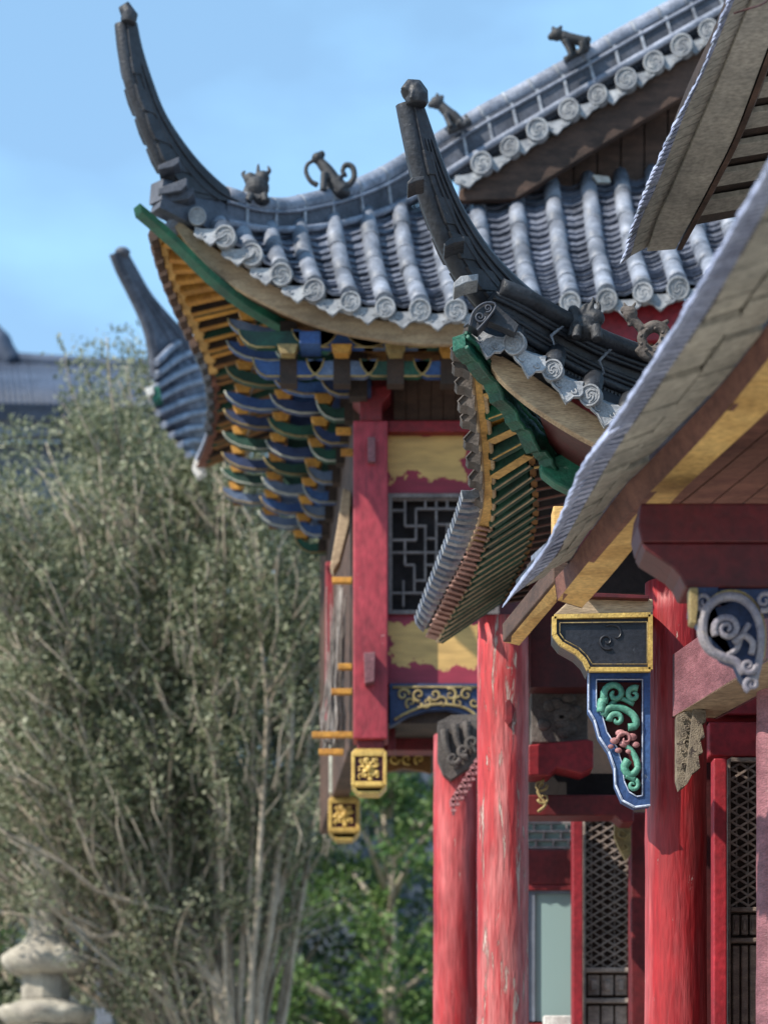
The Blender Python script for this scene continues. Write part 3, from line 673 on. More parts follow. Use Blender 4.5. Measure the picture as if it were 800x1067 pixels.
if True:
    for x0,x1,y in ((325,368,765),(332,358,783),(352,367,694),(345,367,720),(346,367,604),(355,368,470),(350,366,448)): sub('rail_end', hall, 'ochre', lambda m: m.pbox(x0, y-3, x1, y+3, 19.3, .07), .006)
def sidewall(m):
    m.mi = 0; m.slab([V(-.24,19.25,5.3), V(-.65,24.5,5.3), V(-.65,24.5,8.3), V(-.24,19.25,8.3)], (.15,0,0))
sub('side_wall', hall, 'brown_wood', sidewall)
def sidepanel(m):
    for i in range(7): m.beam(V(-.30-.055*i,19.9+.7*i,5.4), V(-.30-.055*i,19.9+.7*i,7.9), .1, .1)
sub('side_rails', hall, 'red', sidepanel, .008)
def rag(m):
    random.seed(3)
    for k in range(46):
        x = 342+random.random()*18; pts = [(x+random.uniform(-2,2), 600+random.random()*90, random.uniform(-.05,.05)), (x-2, 715, 0), (x+random.uniform(-9,3), 752, 0), (x+random.uniform(-10,1), 775+random.random()*8, .02)]
        pt(m, pts, 19.6+random.uniform(-.1,.1), random.uniform(.4,1.6), 10, (.5,1.2), 5)
sub('torn_netting', hall, 'cloth', rag, 0, 'grey torn netting hanging beside the post')
# soffit and deep structure under the overhang
sub('overhang_floor', hall, 'dark_wood', lambda m: m.box((P(385,0,19.1).x, 19.1, 5.36), (4.8, 21.3, 5.56)))
sub('cross_beam', hall, 'dark_red', lambda m: (m.pbox(378, 758, 470, 782, 19.7, .25), m.pbox(405,712,412,782,19.3,.2)), .01)
def gf(m):
    m.mi = 0; m.pslab([(403,783),(449,783),(449,806),(440,803),(420,800),(403,804)], 20.2, .06); m.mi = 1
    for i in range(3): scroll(m, 411+i*13, 791, 5.5, 1.2, 20.19, a0=i, w=1.7)
sub('inner_apron', hall, ['dark_ochre','gold'], gf)
# D's own column
def column(parent, cx_, Y, r, ztop, mats, name='column', dents=0):
    m = MB(); prof = [(r*1.02,0),(r*1.02,.5)]; n = 26
    for i in range(n): prof.append((r*(1.02-.04*i/n)+random.uniform(-.002,.002), .5+(ztop-.5)*(i+1)/n))
    m.lathe((P(cx_,0,Y).x, Y+r, 0), prof, 40)
    return m.build(name, mats, parent)
zt = P(0,762,17.3).z
column(hall, 475, 17.3, .16, zt, 'column_red')
def eleph(m):
    m.pslab([(456,752),(470,745),(500,744),(500,792),(487,800),(470,812),(462,806),(456,790)], 17.2, .2)
    for i, (a, b, c, d) in enumerate(((463,760,476,800),(474,755,487,792),(486,752,496,784))): (pt(m, [(a,b),((a+c)/2-4,(b+d)/2),(c,d)], 17.17, 4.5, 8, (1,.5)), scroll(m, c-4, d-10, 7, 1.2, 17.16, i, 1, 3))
sub('carved_beam_end', hall, 'stone_carving', eleph, .012)
def fringe(m):
    for i in range(8):
        x = 471+i*4; y = 843-i*6.5
        m.pbox(x, y-14, x+2.6, y+6-((i*7) % 4), 17.05, .03)
        for k in range(3): m.pbox(x-1.5, y-12+k*6, x+4, y-9.5+k*6, 17.03, .02)
    m.slab([P(468,834,17.05), P(502,782,17.05), P(502,790,17.05), P(469,842,17.05)], (0,.04,0))
sub('lattice_fringe', hall, 'pink_paint', fringe)
# rear corner wing (the far upturned corner)
def rearroof(m):
    Y0 = 26.2
    A_ = [(196,352),(205,362),(216,380),(219,400),(219,430),(214,458),(206,476)]; 
    B_ = [(163,378),(162,395),(160,413),(164,430),(172,446),(184,460),(196,474)]
    a = PC([(x, y, Y0) for x, y in A_], 18); b = PC([(x, y, Y0-1.1) for x, y in B_], 18); m.mi = 0; m.strip(a, b, (0,.1,.05), True)
    for i in range(9):
        t = i/8; p = curve([(x, y, 0) for x, y in A_], 9)[i]; q = curve([(x, y, 0) for x, y in B_], 9)[i]; m.mi = 1
        c = PC([(p.x, p.y, Y0-.05), ((p.x+q.x)/2, (p.y+q.y)/2-3, Y0-.6), (q.x, q.y, Y0-1.15)], 9); m.tube(c, .035, 8)
sub('rear_corner_tiles', hall, ['pan_tile','tile'], rearroof, 0, 'fan of pale tiles at the far upturned corner')
def hornR(m):
    outer = [(123,262),(130,280),(141,302),(152,325),(160,348),(164,372),(166,392)]
    inner = [(131,262),(141,280),(156,306),(172,326),(190,345),(207,362),(216,384)]
    O, I = horn(m, outer, inner, lambda x: 25.2+(x-125)*.01, .13, 2, 22)
    Y = 25.2; m.ball(P(128,263,Y+.05), .07, (1.2,1,.8))
sub('ridge_horn', hall, 'ridge_tile', hornR, .006)
sub('rear_beam_tip', hall, ['green','white_end'], lambda m: (m.pslab([(157,404),(166,402),(168,414),(160,420)], 25, .2), setattr(m,'mi',1), m.pslab([(151,405),(160,401),(161,410),(155,413)], 24.97, .2)), .01)

# =====================================================================================================
# PAVILION C : sharp upturned corner in the middle
# =====================================================================================================
pav = thing('corner_pavilion', (1.2, 13.5, 0), 'pavilion with the sharp dark upturned corner horn, green corner beam and worn red column', 'pavilion')
def cY(px): return 11.5/(1-(px-400)/2520)*.999
def hornC(m):
    outer = [(431,104),(437,135),(446,175),(459,215),(473,250),(492,284),(514,312),(545,342)]
    inner = [(437,104),(446,130),(462,176),(483,222),(510,263),(543,298),(575,323),(606,345)]
    O, I = horn(m, outer, inner, cY, .115, 3, 34, [(.22,.004,.1),(.4,.006,.12),(.56,.012,.12),(.7,.018,.12),(.84,.02,.12)])
hc = sub('ridge_horn', pav, 'dark_clay', hornC, .005)
def fin(m):
    Y = cY(431)
    m.tube([P(434,110,Y), P(434,102,Y), P(431,96,Y), P(425,96,Y), P(419,99,Y)], [.05,.058,.056,.04,.022], 14)
    m.tube([P(421,95,Y-.03), P(427,89,Y-.01), P(434,90,Y), P(439,97,Y+.02), P(440,108,Y+.02)], [.022,.03,.034,.034,.03], 12)
    m.tube([P(427,89,Y-.01), P(430,97,Y-.05), P(428,103,Y-.05)], [.016,.012,.01], 8)
sub('finial', hc, 'dark_clay', fin, remesh=.007)
for (x, y, w, hh) in ((433,188,18,5),(473,252,22,6),(485,293,26,8)):
        Y = cY(x)-.12; m = MB(); m.pslab([(x-w*.5,y+2),(x-w*.2,y-hh*.7),(x+w*.5,y-hh),(x+w*.5,y-1),(x,y+hh*.2),(x-w*.45,y+hh*.9)], Y, .16); m.build('horn_plate', 'dark_clay' if y < 260 else 'carved_clay', hc, .004)
# ridge band running right from the horn
Tq = [(520,300),(548,312),(576,328),(605,343),(634,357),(680,373),(730,384)]
Bq = [(498,330),(530,350),(560,369),(590,388),(622,403),(664,420),(716,436)]
Ty = [11.95,12.0,12.1,12.25,12.4,12.6,12.8]
Ct = PC([(x, y, q) for (x, y), q in zip(Tq, Ty)], 30); Cb = PC([(x, y, q) for (x, y), q in zip(Bq, Ty)], 30)
def cridge(m):
    m.mi = 0; m.strip(Ct, Cb, (-.07,.14,0)); n = 30
    for f, r_ in ((0,.05),(.24,.014),(.34,.012),(.62,.014),(.72,.012),(.86,.022)):
        m.mi = 0
        m.tube([t.lerp(b, f)+V(.006,-.014,0) for t, b in zip(Ct, Cb)], r_ if f else .045, 8)
    for i in range(10, n-1, 7):
        t, b = Ct[i], Cb[i]; d = (Ct[i+1]-Ct[i]).normalized(); m.mi = 1
        mid = t.lerp(b, .5); pts = [t+V(0,-.03,0)+d*.02, t.lerp(b,.28)-d*.02+V(0,-.03,0), mid-d*.045+V(0,-.03,0), b.lerp(t,.3)+d*.01+V(0,-.03,0), b+V(0,-.03,0)-d*.01]
        m.tube(pts, .009, 5)
    m.mi = 1
    for i in (13, 20): scroll_p = None
sub('ridge', pav, ['dark_clay','mortar'], cridge, 0)
def czig(m):
    for i in range(len(Cb)-1):
        for s_ in (0, .5):
            p = Cb[i].lerp(Cb[i+1], s_)+V(.0,-.01,0); d = (Cb[i+1]-Cb[i]).normalized(); dn = V(d.z, 0, -d.x); w = (Cb[i+1]-Cb[i]).length/2
            m.slab([p-dn*.02, p+d*w-dn*.02, p+d*w*.5+dn*.035], (0,.05,0))
sub('zigzag_course', pav, 'dark_clay', czig)
# low roof between ridge and eave
sub('eave_course', pav, 'dark_clay', lambda m: m.strip([p+V(.01,-.01,-.01) for p in Cb], PC([(505,345,11.9),(532,358,11.92),(560,375,11.95),(590,395,11.98),(622,415,12),(664,438,12.05),(716,460,12.1)], 30), (0,.1,-.03)))
# head tile with volutes
def headt(m):
    m.mi = 0; m.pslab([(488,338),(492,324),(504,315),(514,315),(516,322),(507,334),(498,344)], 11.72, .1)
    m.pslab([(514,315),(540,338),(536,346),(507,334)], 11.76, .08)
    m.mi = 1; scroll(m, 500, 330, 6, 1.6, 11.71, 0, 1, 1.3); scroll(m, 508, 321, 4.5, 1.5, 11.71, 2, -1, 1.2)
    pt(m, [(489,339),(493,325),(504,316),(515,316),(515,322),(506,334),(497,344)], 11.71, 1.2, 20)
sub('head_tile', pav, ['dark_clay','ridge_tile'], headt, .003)
cd = [(535,358,11.86),(575,384.5,11.9),(614,411,11.93),(652,433,11.96),(690,450,12),(728,464,12),(766,475,12)]
for i, (x, y, Y) in enumerate(cd): disc_tile(pav, P(x, y, Y), .056, (-.3,-1,-.12), 'carved_clay', spin=i*1.3)
cdr = [(508,352,11.87),(551,372,11.9),(590,399,11.93),(630,424,11.96),(670,443,12),(709,459,12),(747,471,12)]
for i, (x, y, Y) in enumerate(cdr): drip_tile(pav, P(x, y-5, Y+.0), .175, .135, (-.2,-1,-.05), 'carved_clay', lean=.2, right=(1,0,-.45))
def ctubes(m):
    for (x, y, Y) in cd: m.tube([P(x, y, Y+.03), P(x+4, y-15, Y+.25)], .053, 12)
sub('tube_tiles', pav, 'dark_clay', ctubes)
# raw timber fascia of the front eave
wa = [(509,366,11.98),(520,369,12),(545,384,12.02),(580,408,12.04),(615,430,12.06),(650,449,12.08),(700,472,12.1),(760,492,12.1)]
wb = [(512,383,11.98),(522,396,12),(546,417,12.02),(575,437,12.04),(605,455,12.06),(640,473,12.08),(690,498,12.1),(750,520,12.1)]
sub('front_fascia', pav, 'raw_wood_long', lambda m: m.strip(PC(wa, 24), PC(wb, 24), (0,.07,0)), .006)
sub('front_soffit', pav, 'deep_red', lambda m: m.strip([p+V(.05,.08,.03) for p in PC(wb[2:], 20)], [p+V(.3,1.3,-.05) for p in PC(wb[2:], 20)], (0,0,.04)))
# green corner beam with wavy lower edge
gt = [(484,347),(492,353),(508,373),(526,392),(541,416),(558,435),(577,452),(594,470),(602,490)]
gbm = [(485,364),(497,381),(512,397),(522,415),(536,434),(549,454),(562,473),(572,484),(592,506)]
def cbeam(m):
    n = 34
    A_ = PC([(x, y, 11.75+(x-483)*.0105) for x, y in gt], n); B_ = PC([(x, y, 11.75+(x-483)*.0105) for x, y in gbm], n)
    B_ = [a.lerp(b,.86)+(b-a)*.1*math.sin(i*1.15)+(b-a)*.05*math.sin(i*2.7) for i, (a, b) in enumerate(zip(A_, B_))]
    # rumpled skin: near face bulges
    m.strip(A_, B_, (-.06,.06,0), False)
    C1 = [a.lerp(b, .35)+V(.012,-.02+.008*math.sin(i*2.1),0) for i, (a, b) in enumerate(zip(A_, B_))]
    m.tube(C1, .011, 7); m.tube([b+V(.005,-.005,0) for b in B_], .012, 7); m.tube([a+V(.005,-.005,0) for a in A_], .01, 7)
sub('corner_beam', pav, 'deep_green', cbeam, .003)
sub('beam_foot', pav, 'green', lambda m: m.pslab([(562,480),(600,468),(612,505),(600,514),(578,503),(564,492)], 12.75, .12), .01)
# side eave (running away)
eo = [(489,350,11.86),(491,378,12.1),(496,420,12.5),(501,465,12.95),(504,510,13.4),(499,545,13.9),(485,580,14.5),(468,613,15.1),(452,645,15.8),(443,664,16.2)]
ei = [(493,352,11.88),(500,378,12.13),(507,420,12.53),(512,465,12.98),(515,510,13.43),(513,542,13.93),(504,572,14.53),(491,605,15.13),(470,642,15.83),(456,668,16.23)]
CO, CI = PC(eo, 60), PC(ei, 60)
def cfascia(m):
    m.mi = 0; m.strip(CO[:40], CI[:40], (.02,.03,.05)); m.mi = 1; m.strip(CO[39:], CI[39:], (.02,.03,.05))
    m.mi = 2
    m.tube([p+V(-.002,-.006,-.004) for p in CI], .013, 6); m.tube([p+V(-.004,-.006,.004) for p in CO[:42]], .01, 6); 
    m.mi = 1
    # stub ends of the rafters behind the fascia: fine cross slats
    for i in range(36, 59): m.beam(CO[i]+V(0,-.004,-.006), CI[i]+V(0,-.004,-.006), .035, .012)
sub('side_fascia', pav, ['yellow_wood','pinkish_wood','raw_wood_long'], cfascia, .003)
# tiles along the side eave
for i in range(9):
    p = pathat(eo, .02+.055*i+.0006*i*i); x, y, Y = p; s_ = 12/Y; m = MB()
    k = 1 - .02*i
    m.pslab([(x+1,y-17*s_),(x-6*s_,y-14*s_),(x-9*s_,y-4*s_),(x-20*s_*k,y+7*s_),(x-17*s_*k,y+11*s_),(x-8*s_,y+12*s_),(x-1,y+16*s_)], Y-.01, .13)
    m.tube([P(x-8*s_,y-4*s_,Y-.015), P(x-20*s_*k,y+7*s_,Y-.015), P(x-17*s_*k,y+11*s_,Y-.015)], .006, 5)
    m.build('drip_tile', 'stone_carving', pav, .004)
to = [(482,520,13.3),(474,545,13.8),(462,575,14.4),(450,605,15),(438,636,15.7),(431,655,16.1)]
ti = [(502,516,13.4),(497,545,13.9),(484,578,14.5),(467,611,15.1),(450,643,15.8),(438,664,16.2)]
TO, TI = PC(to, 50), PC(ti, 50)
for i in range(0, 48, 2):
    m = MB(); a, b = TO[i], TI[i]; c, d = TO[i+1], TI[i+1]; 
    m.strip([a, a.lerp(b,.5)+V(0,0,-.012), b], [c+V(0,.015,0), c.lerp(d,.5)+V(0,0,-.012), d+V(0,.015,0)], (-.01,.0,.05)); m.build('drip_tile', 'tile' if i % 4 else 'carved_clay', pav, .003)
sub('side_slope', pav, 'dark_clay', lambda m: m.strip([p+V(.0,.03,.06) for p in CO], [V(max(p.x+.02, min(.98, p.y-11.42)), p.y, min(p.z+.35, 5.78)) for p in CO], (0,0,.04)))
# rafters, outer and inner rows
mid = [(505,362,11.98),(522,378,12.15),(540,408,12.4),(547,440,12.7),(551,470,13.0),(554,500,13.35),(556,525,13.75),(553,550,14.3),(545,576,14.9),(530,606,15.6),(520,625,16.1)]
inn = [(515,370,12.1),(545,400,12.35),(575,440,12.7),(590,468,13.0),(598,490,13.3),(602,505,13.6),(604,520,14.0),(602,545,14.5),(596,570,15.1),(585,598,15.7),(575,615,16.2)]
CM, CN = PC(mid, 60), PC(inn, 60)
sub('side_soffit', pav, 'ochre', lambda m: m.strip([p+V(.0,.03,.035) for p in CI], [p+V(0,.03,.045) for p in CM], (0,0,.02)))
sub('inner_soffit', pav, 'deep_red', lambda m: m.strip([p+V(.0,.02,.045) for p in CM], [p+V(0,.03,.06) for p in CN], (0,0,.02)))
def midbeam(m): m.strip([p+V(-.006,0,-.02) for p in CM], [p+V(.03,0,-.02) for p in CM], (0,.0,.05))
sub('inner_fascia', pav, 'dark_ochre', midbeam, .003)
ks = [6,10,14.5,18.5,22,25,27.5,30,32.3,34.5,36.6,38.6,40.5,42.3,44,45.6,47.2,48.7,50.2,51.6,53,54.4,55.8,57.2,58.5]
def at_(L, k): i = int(k); return L[i].lerp(L[min(i+1, len(L)-1)], k-i)
for q, k in enumerate(ks):
    a = at_(CI, k); b = at_(CM, k); w = .062 if q < 6 else .05
    m = MB(); m.mi = 0; m.beam(a+V(0,0,-.005), b+V(0,0,0), w, .06); m.mi = 1
    if q in (1,3,5): m.beam(a+V(0,-.003,-.036), b+V(0,-.003,-.031), w*1.02, .009)
    else: m.beam(a+V(0,-w*.5,-.033), b+V(0,-w*.5,-.028), .009, .012)  # thin pale strip stands in for the lit lower edge
    m.build('rafter', ['green' if q in (0,2) else 'dark_green', 'raw_wood' if q > 5 else 'yellow_wood'], pav, .003)
    c = b+V(.02,.01,-.01); d = at_(CN, k)+V(.02,.01,-.01)
    m = MB(); m.mi = 0; m.beam(c, d, w*.9, .055); m.mi = 1; m.beam(c+V(0,-w*.42,-.026), d+V(0,-w*.42,-.026), .012, .012)  # light along the inner rafter's edge, painted as a strip
    m.build('rafter', ['dark_green' if q < 5 else 'dark_wood', 'yellow_wood' if q < 7 else 'reddish_wood'], pav, .003)
# ridge beasts of the pavilion
beast(pav, 'ridge_beast', 12.15, [('b',610,342,0,15,13),('t',[(598,352),(600,338),(598,324)],[8,8,6]),('b',597,324,0,6,6),('b',620,332,0,10,9),('t',[(612,330),(616,318),(618,309)],[5,3,1]),('t',[(620,328),(624,320),(622,314)],[3.5,2.5,1.2]),('t',[(606,328),(608,320),(612,316)],[4,3,1.2]),
      ('t',[(602,340,-.06),(600,352,-.08)],[5,5]),('t',[(620,340,-.06),(622,354,-.08)],[6,6])], 'dark clay roof beast with pointed leaf crest on the pavilion ridge', .007)
beast(pav, 'ridge_beast', 12.3, [('b',656,327,0,8,8),('b',650,323,0,4.5,4),('t',[(655,330),(662,336),(668,343)],[6,5,5]),('t',[(672,344),(682,340),(692,346),(690,358),(680,366),(672,362),(668,352),(672,346)],[6,6.5,6.5,6,5.5,5,5,5]),
      ('t',[(652,320),(649,315)],[2,1]),('t',[(659,320),(662,315)],[2,1]),('t',[(688,340),(696,334)],[4,2]),('t',[(664,362),(672,370),(684,374)],[5,6,6]),('t',[(657,333),(655,340)],[3,2])]+[('b',672+math.cos(a)*13+8,354+math.sin(a)*12,-.05,2.2,2.2) for a in [i*.7 for i in range(9)]],
      'coiled pale clay dragon on the pavilion ridge', .006, 'stone_carving')
# second beam and block at the foot of the side eave
sub('tie_beam', pav, ['yellow_wood','brown_wood'], lambda m: (m.strip([P(524,669,13.6), P(577,606,12.3)], [P(541,673,13.65), P(590,616,12.35)], (0,.02,.06)), setattr(m,'mi',1), m.strip([P(523,650,13.58), P(576,585,12.28)], [P(523.5,669,13.58), P(576.5,606,12.28)], (.08,.02,0))), .006)
sub('timber_block', pav, 'yellow_wood', lambda m: m.pslab([(576,527),(591,527),(588,552),(576,552)], 12.2, .15), .006)
# body
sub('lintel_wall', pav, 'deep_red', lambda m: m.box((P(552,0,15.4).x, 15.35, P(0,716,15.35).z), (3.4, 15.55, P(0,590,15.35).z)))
sub('side_lintel', pav, 'dark_red', lambda m: m.box((P(506,0,15.6).x, 15.6, P(0,716,15.6).z), (P(553,0,15.6).x, 15.8, P(0,640,15.6).z)))
column(pav, 525, 15.0, .162, P(0,640,15).z, 'old_column')
sub('column_peg', pav, 'dark_red', lambda m: m.pslab([(526,730),(531,728),(534,734),(534,752),(530,756),(526,750)], 14.96, .08), .006)
sub('carved_frieze', pav, 'stone_carving', lambda m: (m.pbox(553,716,612,774,15.6,.15), [m.ball(P(566+random.random()*34, 726+random.random()*38, 15.6), .05, (1,.5,.8)) for _ in range(14)]), .01)
sub('cross_beam', pav, 'red', lambda m: m.pslab([(550,776),(612,770),(618,772),(618,800),(606,806),(580,800),(572,808),(550,808)], 15.5, .25), .01)
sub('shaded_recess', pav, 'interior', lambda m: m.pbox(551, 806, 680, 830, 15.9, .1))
sub('door_lintel', pav, 'dark_red', lambda m: m.pslab([(549,828),(660,828),(660,857),(648,857),(640,850),(549,850)], 15.7, .25), .01)
def gc(m):
    scroll(m, 563, 818, 7, 1.3, 15.6, 0, 1, 1.6); scroll(m, 566, 832, 6, 1.3, 15.6, 3, -1, 1.6); pt(m, [(566,812),(560,825),(568,838),(560,846)], 15.6, 1.6, 12)
sub('gilt_scroll', pav, 'dull_gold', gc)
sub('gilt_bracket', pav, 'dull_gold', lambda m: (m.pslab([(640,857),(657,857),(657,890),(652,896),(645,884),(640,872)], 16.1, .08), scroll(m,648,868,6,1.3,16.09,0,1,1.4), scroll(m,651,882,4,1.2,16.09,2,-1,1.2)), .006)
# shutters: clerestory, pane, panel, doors
YW = 17.6
win = sub('window', pav, 'dark_red', lambda m: m.pframe(541,922,604,1072,6,YW,.12), .008)
sub('window_panel', pav, 'dark_red', lambda m: m.pbox(541,885,604,921.6,YW,.1), .008)
sub('base_panel', pav, 'dark_red', lambda m: m.pbox(541,1072.4,604,1340,YW,.1), .008)
sub('pane', win, 'glass', lambda m: m.pbox(546,926,598,1064,YW+.05,.02), 0)
sub('mullion', win, 'far_wall', lambda m: m.pslab([(548,926),(598,926),(598,931),(557,931),(557,1064),(548,1064)], YW+.02, .025))
sub('sill_box', win, 'white_end', lambda m: m.pbox(566,1058,600,1080,YW-.2,.1), .01)
sub('clerestory_pane', win, 'glass', lambda m: m.pbox(545,852,598,884,YW+.06,.02))
def cl(m):
    for y, xs in ((857,(556,574,590)),(866,(548,566,584)),(875,(558,576,592)),(883,())):
        m.pbox(545, y-1.2, 598, y+1.2, YW+.02, .03)
        for x in xs: m.pbox(x-1, y, x+1, y+8, YW+.023, .03)
sub('clerestory_lattice', win, 'lattice_grey', cl)
sub('door_post', pav, 'red', lambda m: m.pbox(596,850,607,1300,17.2,.15), .01)
sub('door_post', pav, 'dark_red', lambda m: m.pbox(657,846,676,1300,16.4,.2), .01)  # darker red than its twin: the shadow on this post is in the colour
def netdoor(parent, x0, x1, y0, ymid, Y, st=9, mats='lattice_wood'):
    d = sub('lattice_door', parent, mats, lambda m: (m.pbox(x0,y0,x0+3,1300,Y,.08), m.pbox(x1-3,y0,x1,1300,Y,.08), m.pbox(x0+3,ymid,x1-3,ymid+5,Y,.08), m.pbox(x0+3,ymid+32,x1-3,ymid+37,Y,.08), m.pbox(x0+3,y0,x1-3,y0+4,Y,.08)), .006)
    def net(m):
        w, h = x1-x0-6, ymid-y0; k = Y/F
        X0, X1 = x0+3, x1-3
        n = int((w+h)/st)+2
        for s_ in (1, -1):
            for i in range(-n, 2*n):
                # line y = y0 + i*st + s*(x-X0)*.6 clipped
                ya = y0+i*st; yb = ya+s_*(X1-X0)*.6
                xa, xb = X0, X1
                if (ya < y0 and yb < y0) or (ya > ymid and yb > ymid): continue
                def clip(xa, ya, xb, yb, yl, keep_greater):
                    if abs(yb-ya) < 1e-6: return xa, ya, xb, yb
                    t = (yl-ya)/(yb-ya)
                    if 0 < t < 1:
                        if (ya < yl) == keep_greater: xa, ya = xa+(xb-xa)*t, yl
                        else: xb, yb = xa+(xb-xa)*t, yl
                    return xa, ya, xb, yb
                xa, ya, xb, yb = clip(xa, ya, xb, yb, y0, True); xa, ya, xb, yb = clip(xa, ya, xb, yb, ymid, False)
                if abs(xb-xa) < 1: continue
                m.beam(P(xa, ya, Y+.03+.004*s_), P(xb, yb, Y+.03+.004*s_), .012, .014, (0,1,0))
        x = X0+6
        while x < X1: m.pbox(x-.7, y0+3, x+.7, ymid, Y+.04, .015); x += 12
    sub('lattice', d, mats, net)
    sub('door_backing', d, 'brown_wood', lambda m: m.pbox(x0+1, y0+1, x1-1, 1299, Y+.085, .03))
    def low(m):
        x = x0+4; w = (x1-x0-8)/3
        for i in range(3):
            a = x+i*w; m.pbox(a+1, ymid+8, a+w-1, ymid+29, Y+.03, .04); m.pbox(a+w*.3, ymid+13, a+w*.7, ymid+24, Y+.01, .03)
            m.pbox(a+1, ymid+40, a+w-1, 1290, Y+.03, .04)
    sub('door_panels', d, mats, low, .006)
    return d
netdoor(pav, 607, 658, 850, 1008, 17.4)
def rearwall(m): m.box((P(545,0,18.2).x, 17.9, 0), (4.8, 18.1, 5.3))
sub('rear_wall', pav, 'dark_wood', rearwall)

# =====================================================================================================
# NEAR HALL A : eaves at the right, front column, carved brackets
# =====================================================================================================
near = thing('near_hall', (1.9, 11.5, 0), 'closest hall at the right edge, brick lined eaves, bright red column, painted brackets', 'hall')
KA = 6952.
def eave(pts, K, n): return PC([(x, y, K/(HZ-y)) for x, y in pts], n)
fo = [(532,620),(556,588),(576,556),(608,485),(637,444),(717,318),(790,190),(850,88)]
fi = [(546,612),(572,588),(592,556),(632,485),(655,448),(738,322),(812,192),(872,90)]
AO = eave(fo, KA, 121); AI = eave(fi, KA, 121)
sub('eave_edge', near, 'dark_clay', lambda m: m.strip([a.lerp(b,.35)+V(0,0,.02) for a, b in zip(AO, AI)], [b+V(.015,0,.012) for b in AI], (0,.0,.035)), .004)
for i in range(0, 100):
    m = MB(); f = i*1.19; k = int(f); a = AO[k].lerp(AO[k+1], f-k); b = AI[k].lerp(AI[k+1], f-k); u = (AO[k+1]-AO[k])*1.19; j = random.uniform(-.008,.008)
    tip = a+(a-b)*.12+V(j-.004,0,-.02+j)-u*random.uniform(1.2,2.0)
    m.slab([b+u*.1, a.lerp(b,.45)-u*.5, tip, a.lerp(b,.1)-u*.45, a.lerp(b,.5)+u*.25, b+u*.72], (.008,.008,.03+random.uniform(-.006,.006)))
    m.build('drip_tile', 'blue_tile', near, .0025)
# bricks laid on the rafters, seen from below
bo = fi
bi = [(578,603),(594,584),(610,560),(650,506),(672,484),(742,410),(800,336),(848,272)]
AB0 = eave([(520,680),(545,648)]+bi+[(940,150),(1050,10)], 7190., 400)
def atY(L, y):
    return min(L, key=lambda p: abs(p.y-y))
AB = [atY(AB0, p.y) for p in AI]
def bricks(m):
    random.seed(11)
    m.mi = 1; m.strip([p+V(.01,0,.05) for p in AI], [p+V(0,0,.05) for p in AB], (0,0,.05)); m.mi = 0
    for c in range(2):
        t0, t1 = c/2+.012, (c+1)/2-.012
        i = c*2
        while i < 119:
            i2 = min(i+4, 120); e = .03
            a0 = AI[i].lerp(AB[i], t0); a1 = AI[i].lerp(AB[i], t1); b0 = AI[i2].lerp(AB[i2], t0); b1 = AI[i2].lerp(AB[i2], t1)
            d = (b0-a0)*.055; q = V(0,0,random.uniform(-.012,.012))
            m.slab([a0+d+q, a1+d+q, b1-d*1.6+q, b0-d+q], (0,0,.045)); i = i2
sub('soffit_bricks', near, ['brick','dark_wood'], bricks, .004)
# eave purlin: brown face, bounced light put into a yellow underside
pa = [(577,603),(594,584),(610,560),(650,506),(672,484),(742,410),(800,336),(848,272)]
pb = [(580,626),(620,577),(668,522),(692,498),(746,440),(800,374),(850,312)]
pc = [(606,634),(640,596),(701,522),(740,484),(788,440),(845,385),(900,330)]
A1, A2, A3 = eave(pa, 7190., 40), eave(pb, 6975., 40), eave(pc, 6975., 40)
def purlin(m):
    m.mi = 0; m.strip(A1, A2, (.03,.01,0)); m.mi = 1; m.strip(A2, A3, (0,0,.03))
sub('eave_purlin', near, ['reddish_wood','yellow_wood'], purlin, .006)
sub('purlin_end', near, 'brown_wood', lambda m: m.slab([A1[0], A2[0], A3[0], A3[0]+V(-.03,0,.2)], (0,-.012,0)))
# plank wall rising above the red corbel
def planks(m):
    K = 7330.
    for i in range(7):
        x = 675+i*33; a = [P(x+d, y, K/(HZ-y)) for d, y in ((0,526),(52,484),(118,428),(220,340))]; b = [P(x+31+d, y, K/(HZ-y)) for d, y in ((0,526),(52,484),(118,428),(220,340))]
        m.strip(a, b, (0,0,.03+.015*(i % 2)))
sub('soffit_planks', near, 'reddish_wood', planks, .006)
def hangw(m): # near-black sheet behind the corbel, its colour standing in for roof shade
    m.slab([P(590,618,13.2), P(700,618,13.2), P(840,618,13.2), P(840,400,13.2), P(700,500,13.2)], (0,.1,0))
sub('shaded_boards', near, 'interior', hangw)
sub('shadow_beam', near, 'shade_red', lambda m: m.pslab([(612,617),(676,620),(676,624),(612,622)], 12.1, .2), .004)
sub('short_beam', near, 'raw_wood', lambda m: m.pslab([(600,619),(680,624),(680,642),(576,641),(590,628)], 12.15, .25), .008)
